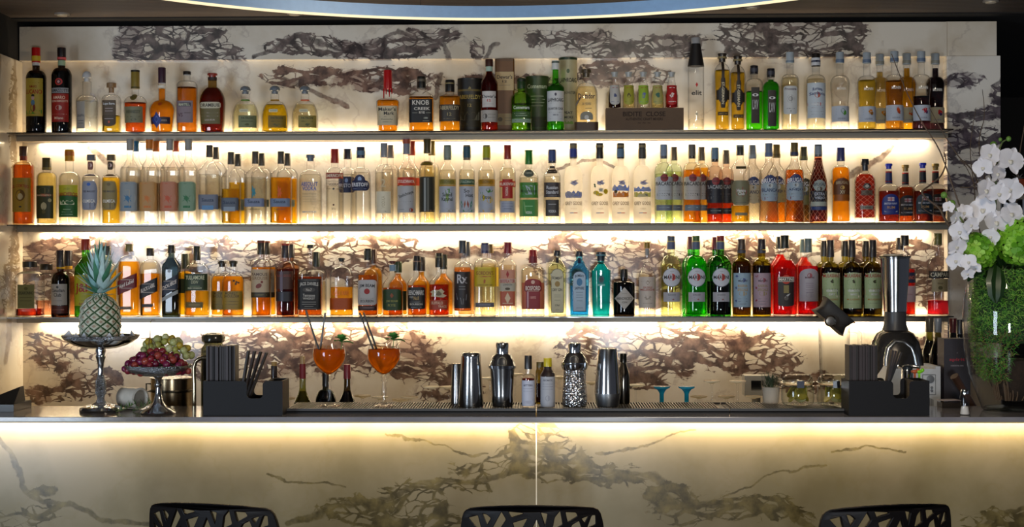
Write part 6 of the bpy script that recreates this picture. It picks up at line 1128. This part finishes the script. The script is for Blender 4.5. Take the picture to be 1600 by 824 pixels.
m=MB(); t,sc,yb=LT(1486,4.70,ZC,'low steel tray with a striped card, right of the right caddy','steel_tray','tray')
MB().box((0,0,.008),(.075,.06,.016)).build('tray_body',metal('6a5c4c',.2),t,smooth=False); m=MB().box((-.01,-.01,.0235),(.06,.045,.002),rot=Matrix.Rotation(.25,3,'Z')); m.build('card',pr('a89ca0',.5),t,smooth=False)
t,sc,yb=LT(1507,4.46,ZC,'small glass salt shaker with steel cap, at the foot of the vase','salt_shaker','salt shaker')
lp(t,sc,yb,[(7.5,yb),(8,yb-2),(6,yb-14),(8,yb-28),(6,yb-33)],'glass_body',thin_glass('eee',edge=.4),n=2); lp(t,sc,yb,[(6.2,yb-32.8),(6.4,yb-38),(5,yb-40)],'cap',CH_); lp(t,sc,yb,[(6.6,yb-1),(7,yb-2),(5.2,yb-13)],'salt',pr('ddd8d0',.8))
# wine bottles far right behind the machine
GR='wine bottles behind the white machine'
for x,yt,Y,cc,g,lb in ((1452,497,5.72,'6a6458','5a5a1c','green-brown wine bottle with grey-gold capsule, leftmost behind the white machine'),(1465,497.5,5.60,'8c9098','4a4418','green-brown wine bottle with grey capsule, in front of its twin behind the white machine'),(1489,498,5.69,'5c1420','2a2418','dark wine bottle with dark red capsule, behind the black box'),(1500,500,5.52,'1c1c20','1c1c1c','dark wine bottle with black capsule, beside the vase')):
    Bc(x,13,yt,yt+22,yt+30,yt+64,lb,Y,ZB,nw=5.6,nt=5,sh='s',g=g,lq='2a2008',ly=yt+36,cap=cc,cw=6,group=GR,name='wine_bottle',labs=[('r',yt+84,yt+140,'a8a498',None,11)])
# --- pots, tap and canister at the left, on the ledge
t,sc,yb=LT(268,4.95,ZR,'brushed steel pot half hidden behind the grape dish','steel_pot','pot')
lp(t,sc,yb,[(31,yb),(32,yb-3),(32,592),(33,591),(33,590)],'pot_body',metal('8a7a60',.22)); lp(t,sc,yb,[(33.5,612),(34,611),(34,609),(33.5,608)],'band',metal('3a342a',.3)); MB().tube([(-32*sc,0,(yb-600)*sc),(-40*sc,0,(yb-600)*sc),(-40*sc,0,(yb-612)*sc),(-32*sc,0,(yb-612)*sc)],.003,8).build('pot_handle',metal('9a907c',.2),t)
t,sc,yb=LT(303,4.82,ZR,'curved steel tap between the steel pot and the left caddy','kitchen_tap','tap')
MB().tube([(0,0,0),(0,0,(yb-600)*sc),(-.001,0,(yb-575)*sc),(.006,0,(yb-565)*sc),(.018,0,(yb-561)*sc),(.036,0,(yb-559)*sc),(.055,0,(yb-562)*sc)],.0068,12).build('spout',metal('a89c84',.15),t)
MB().lathe([(.018,0),(.018,.02),(.010,.03)],20).build('tap_base',metal('a89c84',.2),t)
t,sc,yb=LT(333,4.90,ZR,'smoky glass canister with dark lid behind the left caddy','glass_canister','canister')
lp(t,sc,yb,[(18,yb),(19,yb-3),(19,545),(15,540),(14,536)],'canister_body',thin_glass('6a6a4a',edge=.4)); lp(t,sc,yb,[(15,535.8),(18,533),(18.5,527),(16,523),(8,520.5)],'lid',pr('3a3628',.2,coat=.4)); lp(t,sc,yb,[(17,yb-2),(17.6,yb-4),(17.6,560)],'contents',pr('3c3420',.6))
# black tray at the far left
p=P(2,412,4.63); t=empty('black_tray',(p.x,4.63,ZC+.0004),'black tray with a shadow-like dark wedge at the far left end of the bar','tray')
MB().box((0,0,.011),(.135,.16,.022)).build('tray_base',pr('15120f',.4),t,smooth=False)
m=MB(); m.add([(-.06,-.05,.0225),(.058,-.05,.0225),(.058,.05,.0225),(-.06,.05,.0225),(.05,-.03,.0225),(-.06,-.05,.0228),(.06,.0,.072),(.06,.03,.072)],[(0,1,6),(0,6,7,3),(1,2,7,6),(2,3,7),(0,3,2,1)]); m.build('wedge',pr('1f1a15',.4),t,smooth=False)  # dark solid standing in for a diagonal shadow on the side wall
# ---------------------------------------------------------------- vase and flowers
YV=4.60; CX=1573
t,sc,yb=LT(CX,YV,ZC,'large clear glass vase stuffed with green moss, at the right end of the bar','glass_vase','vase')
dy=yb-647; PV=[(34,647),(38,644),(46,622),(58,590),(65,550),(67,510),(65,470),(58,436),(51,421)]; PV=[(r,y+dy) for r,y in PV]
lp(t,sc,yb,PV,'vase_wall',thin_glass('f4f8f4',edge=.35),56,closed=False)
lp(t,sc,yb,[(34,yb),(37,yb-2),(33,yb-6),(10,yb-8)],'vase_base',thin_glass('e8eee8',edge=.3),56)
loc=t.location.copy()
def inr(y):
    y=y+dy
    for (a,b),(c,d) in zip(PV,PV[1:]):
        if b>=y>=d: return a+(c-a)*(b-y)/(b-d)
    return 50
# moss
t=empty('moss_filling',(loc.x,loc.y,ZC+.03),'bright green hairy moss packed inside the glass vase','moss'); t['kind']='stuff'
PM=[(30,602),(44,590),(50,570),(54,540),(56,510),(55,470),(50,436),(44,426)]
z0=ZC+.03-loc.z
lp(t,sc,yb-z0/sc,[(r-2,y+dy) for r,y in PM[3:]],'moss_core',pr('1c3410',.9,bump=1,bs=60,var=.5))
random.seed(21); m=MB(); n=0
while n<5200:
    y=random.uniform(427,600); a=random.uniform(pi*1.02,pi*1.98) if random.random()<.8 else random.uniform(0,pi); r=0
    for (r1,y1),(r2,y2) in zip(PM,PM[1:]):
        if y1>=y>=y2: r=r1+(r2-r1)*(y1-y)/(y1-y2)
    if y>532 and cos(a)>-.3+(600-y)/220: continue
    r=min(r+1,inr(y)-7)*sc; z=(yb-(y+dy))*sc-z0
    p=Vector((r*cos(a),r*sin(a),z)); q=random.uniform(0,6.28); L=random.uniform(.008,.02)
    rad=Vector((cos(a),sin(a),0)); tn=Vector((-sin(a),cos(a),0)); d=(tn*cos(q)+Vector((0,0,sin(q)))).normalized(); e=d.cross(rad)*.0007
    pm=p+d*L*.5+rad*random.uniform(.002,.006); pe=p+d*L+rad*random.uniform(-.001,.004)
    m.add([p-e,p+e,pm+e,pm-e,pe],[(0,1,2,3),(3,2,4)],random.choice((0,0,1,2,0,2) if y<520 else (0,2,2,2,3,3))); n+=1
m.build('moss_strands',[pr('74b43a',.6,trans=.3),pr('a8d058',.6,trans=.3),pr('3c7c24',.6,trans=.3),pr('6a5a2c',.7)],t,smooth=False)
m=MB(); random.seed(8)
for i in range(26):
    a=random.uniform(pi*1.0,pi*2.0); r=random.uniform(14,33)*sc
    m.tube([(r*cos(a),r*sin(a),(yb-(605+dy))*sc-z0+.012),(r*.92*cos(a)+.004,r*.95*sin(a),(yb-(622+dy))*sc-z0),(r*.8*cos(a+.1),r*.8*sin(a+.1),.004-.0)],.0022,6)
m.build('roots',pr('5a4430',.7,var=.3),t)
lp(t,sc,yb-z0/sc,[(16,632+dy),(28,620+dy),(38,600+dy),(42,574+dy),(40,568+dy)],'soil',pr('2a1c12',.9,bump=1,bs=200,var=.5),c=(.022,.006,0))
# leaves
lm=pr('1f3a18',.35,var=.3,coat=.2,trans=.08)
t=empty('orchid_foliage',(loc.x,loc.y,ZC+.52-.02),'broad dark green leaves hanging over the vase rim','leaves'); t.location.z=P(CX,428,YV).z
def bigleaf(pts,W,name='broad_leaf'):
    q=[P(a,b,YV+d)-t.location for a,b,d in pts]; m=MB(); vs=[]; n=len(q)-1
    for i,v in enumerate(q):
        u=i/n; w=W*sin(pi*(.08+.9*u))**.7; f=(q[min(i+1,n)]-q[max(i-1,0)]).normalized(); s_=f.cross(Vector((0,-1,.2))).normalized(); vs+=[v+s_*w,v+s_*w*.5+Vector((0,-.004,0)),v+Vector((0,.002,0)),v-s_*w*.5+Vector((0,-.004,0)),v-s_*w]
    m.add(vs,[(i*5+j,i*5+j+1,i*5+j+6,i*5+j+5) for i in range(n) for j in range(4)]); m.build(name,lm,t)
bigleaf([(1568,436,-.02),(1556,418,-.07),(1540,412,-.11),(1522,424,-.12),(1512,440,-.13)],.022)
bigleaf([(1562,430,-.05),(1558,415,-.11),(1556,440,-.135),(1556,462,-.14),(1556,474,-.14)],.030)
bigleaf([(1565,432,0),(1560,410,-.03),(1550,395,-.05),(1545,385,-.06)],.03)
bigleaf([(1575,430,0),(1590,412,-.04),(1606,408,-.06),(1625,425,-.08)],.03)
bigleaf([(1570,430,.02),(1580,405,0),(1590,385,.02),(1596,345,.04)],.028); bigleaf([(1560,430,.0),(1562,400,.03),(1575,370,.04),(1560,345,.05)],.022)
# green hydrangea heads
def hydrangea(x,y,Y,rp,seed,label):
    random.seed(seed); c=P(x,y,Y); k=mpp(x,Y); t=empty('hydrangea',c,label,'hydrangea','green hydrangeas in the vase'); R=rp*k
    ms=[pr('8fd038',.5,trans=.35,var=.2),pr('aee45c',.5,trans=.35,var=.2),pr('6cb028',.5,trans=.35,var=.2)]
    e=P(CX,440,YV)-c; MB().tube([(0,0,0),tuple(e*.4+Vector((0,0,-.01))),tuple(e)],.004,8).build('stem',pr('4a6a2c',.6),t)
    MB().sphere((0,0,0),R*.72,16,12).build('flower_core',pr('3a6a14',.8),t)
    N_=95
    for i in range(N_):
        u=1-2*(i+.5)/N_; a=i*2.39996; s_=sqrt(1-u*u); nv=Vector((s_*cos(a),s_*sin(a),u)); 
        if nv.y>.65: continue
        tx=nv.cross(Vector((0,0,1)) if abs(nv.z)<.9 else Vector((1,0,0))).normalized(); ty=nv.cross(tx); o=nv*R*random.uniform(.78,.9); ph=random.uniform(0,1.57); m=MB()
        for q in range(4):
            g=ph+q*pi/2; d=tx*cos(g)+ty*sin(g); sd=tx*-sin(g)+ty*cos(g); L=R*.27*random.uniform(.85,1.15)
            m.add([Vector((0,0,0)),d*L*.5+sd*L*.45+nv*L*.3,d*L*.95+sd*L*.28+nv*L*.42,d*L*1.0-sd*L*.28+nv*L*.3,d*L*.5-sd*L*.45+nv*L*.34],[(0,1,2,3,4)])
        m.build('floret',random.choice(ms),t,loc=o)
hydrangea(1527,394,YV-.10,31,1,'round green hydrangea head, smaller one at the left of the vase'); hydrangea(1594,376,YV-.08,40,2,'round green hydrangea head, larger one cut by the right edge')
# white orchids
wp=pr('ececf4',.45,trans=.25,var=.04)
def blossom(t,x,y,Y,rp,ph,lean):
    c=P(x,y,Y)-t.location; k=mpp(x,Y); R=rp*k; m=MB(); M_=Matrix.Translation(c)@Matrix.Rotation(lean[1],4,'Z')@Matrix.Rotation(lean[0],4,'X')
    for q,(L,W,a0) in enumerate(((1,.34,pi/2),(1,.32,pi/2+2.35),(1,.32,pi/2-2.35),(.98,.62,pi/2+1.2),(.98,.62,pi/2-1.2))):
        a=a0+ph; d=Vector((cos(a),0,sin(a))); s_=Vector((-sin(a),0,cos(a))); vs=[]; n=7
        for i in range(n+1):
            u=i/n; w=W*R*sin(pi*min(.985,.06+u*.93))**.6; 
            for v in (-1,-.5,0,.5,1): vs.append(d*R*L*u+s_*w*v+Vector((0,-(.22*u*(1-u*.9)+.10*v*v*u-.02*q*0)*R-(.03*R if q>2 else 0),0)))
        b=len(m.v); m.add([M_@v for v in vs],[(i*5+j,i*5+j+1,i*5+j+6,i*5+j+5) for i in range(n) for j in range(4)])
    o=m.build('blossom',wp,t,sharp=80)
    l=MB(); l.sphere((0,-.12*R,-.10*R),(.14*R,.12*R,.17*R),10,8); l.sphere((.1*R,-.1*R,-.02*R),(.08*R,.06*R,.1*R),8,6); l.sphere((-.1*R,-.1*R,-.02*R),(.08*R,.06*R,.1*R),8,6); l.xf(M_); l.build('lip',pr('e8e4d8',.4,trans=.3),o)
random.seed(31)
def orchid(stem,fl,buds,label,Yo):
    c=P(CX,440,YV); t=empty('orchid_spray',c,label,'orchid','white orchid sprays in the vase')
    q=[P(a,b,YV+d)-c for a,b,d in stem]; MB().tube(q,[.003]*(len(q)-1)+[.0015],8).build('flower_stem',pr('5a6a3a',.6),t)
    for i,(x,y,r) in enumerate(fl): blossom(t,x,y,YV+Yo+random.uniform(-.03,.03)-.004*i,r,random.uniform(-.5,.5),(random.uniform(-.3,.5),random.uniform(-.7,.5)))
    for x,y,r in buds:
        b=P(x,y,YV+Yo)-c; MB().sphere((0,0,0),(r*.002,r*.002,r*.0021),10,8).build('bud',pr('6a9440',.5,trans=.2),t,loc=b)
orchid([(1573,440,0),(1562,400,-.03),(1556,340,-.05),(1556,280,-.06),(1560,236,-.07),(1566,222,-.08),(1575,217,-.08)],
  [(1546,242,19),(1578,252,23),(1536,262,17),(1558,272,17),(1577,296,23),(1540,298,21),(1561,303,18),(1536,328,23),(1580,335,21),(1556,348,22),(1548,370,15)],[(1552,226,5),(1563,218,3),(1576,217,4),(1576,239,5.5)],'white orchid spray standing tall over the vase, right of its twin',-.10)
orchid([(1573,440,0),(1545,415,-.06),(1520,370,-.1),(1500,340,-.12),(1488,318,-.12),(1476,305,-.12)],
  [(1482,324,10),(1493,340,12),(1507,333,15),(1500,362,18),(1517,352,14),(1495,386,16),(1506,388,17),(1494,408,16),(1514,410,14),(1512,428,11),(1524,420,10)],[(1475,305,5),(1488,318,5)],'white orchid spray drooping to the left of the vase',-.13)
# twigs
def twig(lines,label,Yo):
    c=P(CX,440,YV); t=None; m=MB()
    for ln,r0,r1 in lines:
        q=[P(a,b,YV+Yo+d) -c for a,b,d in ln]
        # smooth
        s_=[]
        for i in range(len(q)-1):
            p0=q[max(i-1,0)];p1=q[i];p2=q[i+1];p3=q[min(i+2,len(q)-1)]
            for k_ in range(5):
                u=k_/5; s_.append(.5*((2*p1)+(p2-p0)*u+(2*p0-5*p1+4*p2-p3)*u*u+(3*p1-3*p2+p3-p0)*u**3))
        s_.append(q[-1]); n=len(s_); m.tube(s_,[r0+(r1-r0)*i/(n-1) for i in range(n)],7)
    o=m.build('twig',pr('4a3a2c',.6,bump=.4,bs=300,var=.3)); o.location=c; tag(o,label,'twig','bare twigs in the vase')
twig([([(1560,440,.0),(1535,400,-.03),(1510,350,-.05),(1490,295,-.05),(1468,235,-.04),(1440,190,-.02),(1415,140,0),(1393,84,0)],.0032,.0014)],'long bare twig arching furthest left, up in front of the waisted syrup bottles',0)
twig([([(1562,440,0),(1540,330,0),(1522,272,0),(1498,245,0),(1472,205,0),(1452,168,0)],.003,.0011),([(1528,300,0),(1510,262,-.01),(1500,250,-.02),(1520,258,0)],.0014,.0008),([(1500,293,0),(1518,292,-.01),(1530,280,-.01)],.0016,.0009)],'bare twig crossing the marble column edge toward the dark-filled bottles',-.03)
twig([([(1560,440,-.02),(1530,400,-.06),(1500,375,-.08),(1478,345,-.08),(1468,326,-.07),(1450,312,-.06),(1441,300,-.06),(1455,288,-.05),(1470,275,-.05),(1478,255,-.04),(1475,238,-.04)],.0045,.002),([(1445,306,-.06),(1440,322,-.06),(1455,334,-.06),(1474,338,-.06)],.0022,.001)],'thick crooked twig bending in front of the cork-gold capped bottle',0)
twig([([(1566,440,.02),(1550,330,.02),(1530,232,.02),(1538,182,.02),(1535,140,.02)],.0024,.0009),([(1555,440,.02),(1528,350,.02),(1522,292,.02),(1516,232,.02),(1525,168,.02)],.0022,.0009)],'pair of thin upright twigs in front of the marble column',0.04)
twig([([(1580,440,.02),(1590,360,.0),(1588,320,.0),(1592,250,.0),(1601,196,.0)],.0032,.0016)],'bare upright twig nearest the right edge',0.02)
# --- things far right in the dark room behind
Y=7.4
t=empty('terracotta_pot',at(1592,306,Y),'small terracotta pot on the shelf rack in the dark at the right edge','flower pot'); MB().lathe([(.028,0),(.038,.07),(.041,.07),(.041,.082),(.036,.082),(.034,.06)],24).build('pot_body',pr('b8481c',.6),t); MB().lathe([(.033,.068),(.033,.074)],20).build('soil',pr('2a2018',.9),t); m=MB(); random.seed(6)
for i in range(22): blade(m,(0,0,.074),random.uniform(0,6.28),random.uniform(.3,1.3),random.uniform(.03,.06),.007,.7,4)
m.build('succulent_leaves',pr('b0a8a4',.6),t)
zt=at(1592,306,Y).z; xx=at(1592,306,Y).x
t=empty('white_rack',(xx+.1,Y,0),'white slatted rack in the dark behind the flowers, at the right edge','rack')
MB().box((0,0,zt-.012),(.5,.2,.02)).build('rack_top',pr('a89c8c',.5),t,smooth=False)
for x in (-.23,.23):
    for y in (-.09,.09): MB().box((x,y,(zt-.023)/2),(.03,.02,zt-.023)).build('rack_post',pr('9a9aa0',.5),t,smooth=False)
for i in range(6): MB().box((-.16+i*.065,-.085,zt-.09),(.03,.01,.14)).build('slat',pr('c8ccd8',.5),t,smooth=False)
MB().box((0,-.085,zt-.17),(.43,.018,.02)).build('rack_rail',pr('9a9aa0',.5),t,smooth=False)
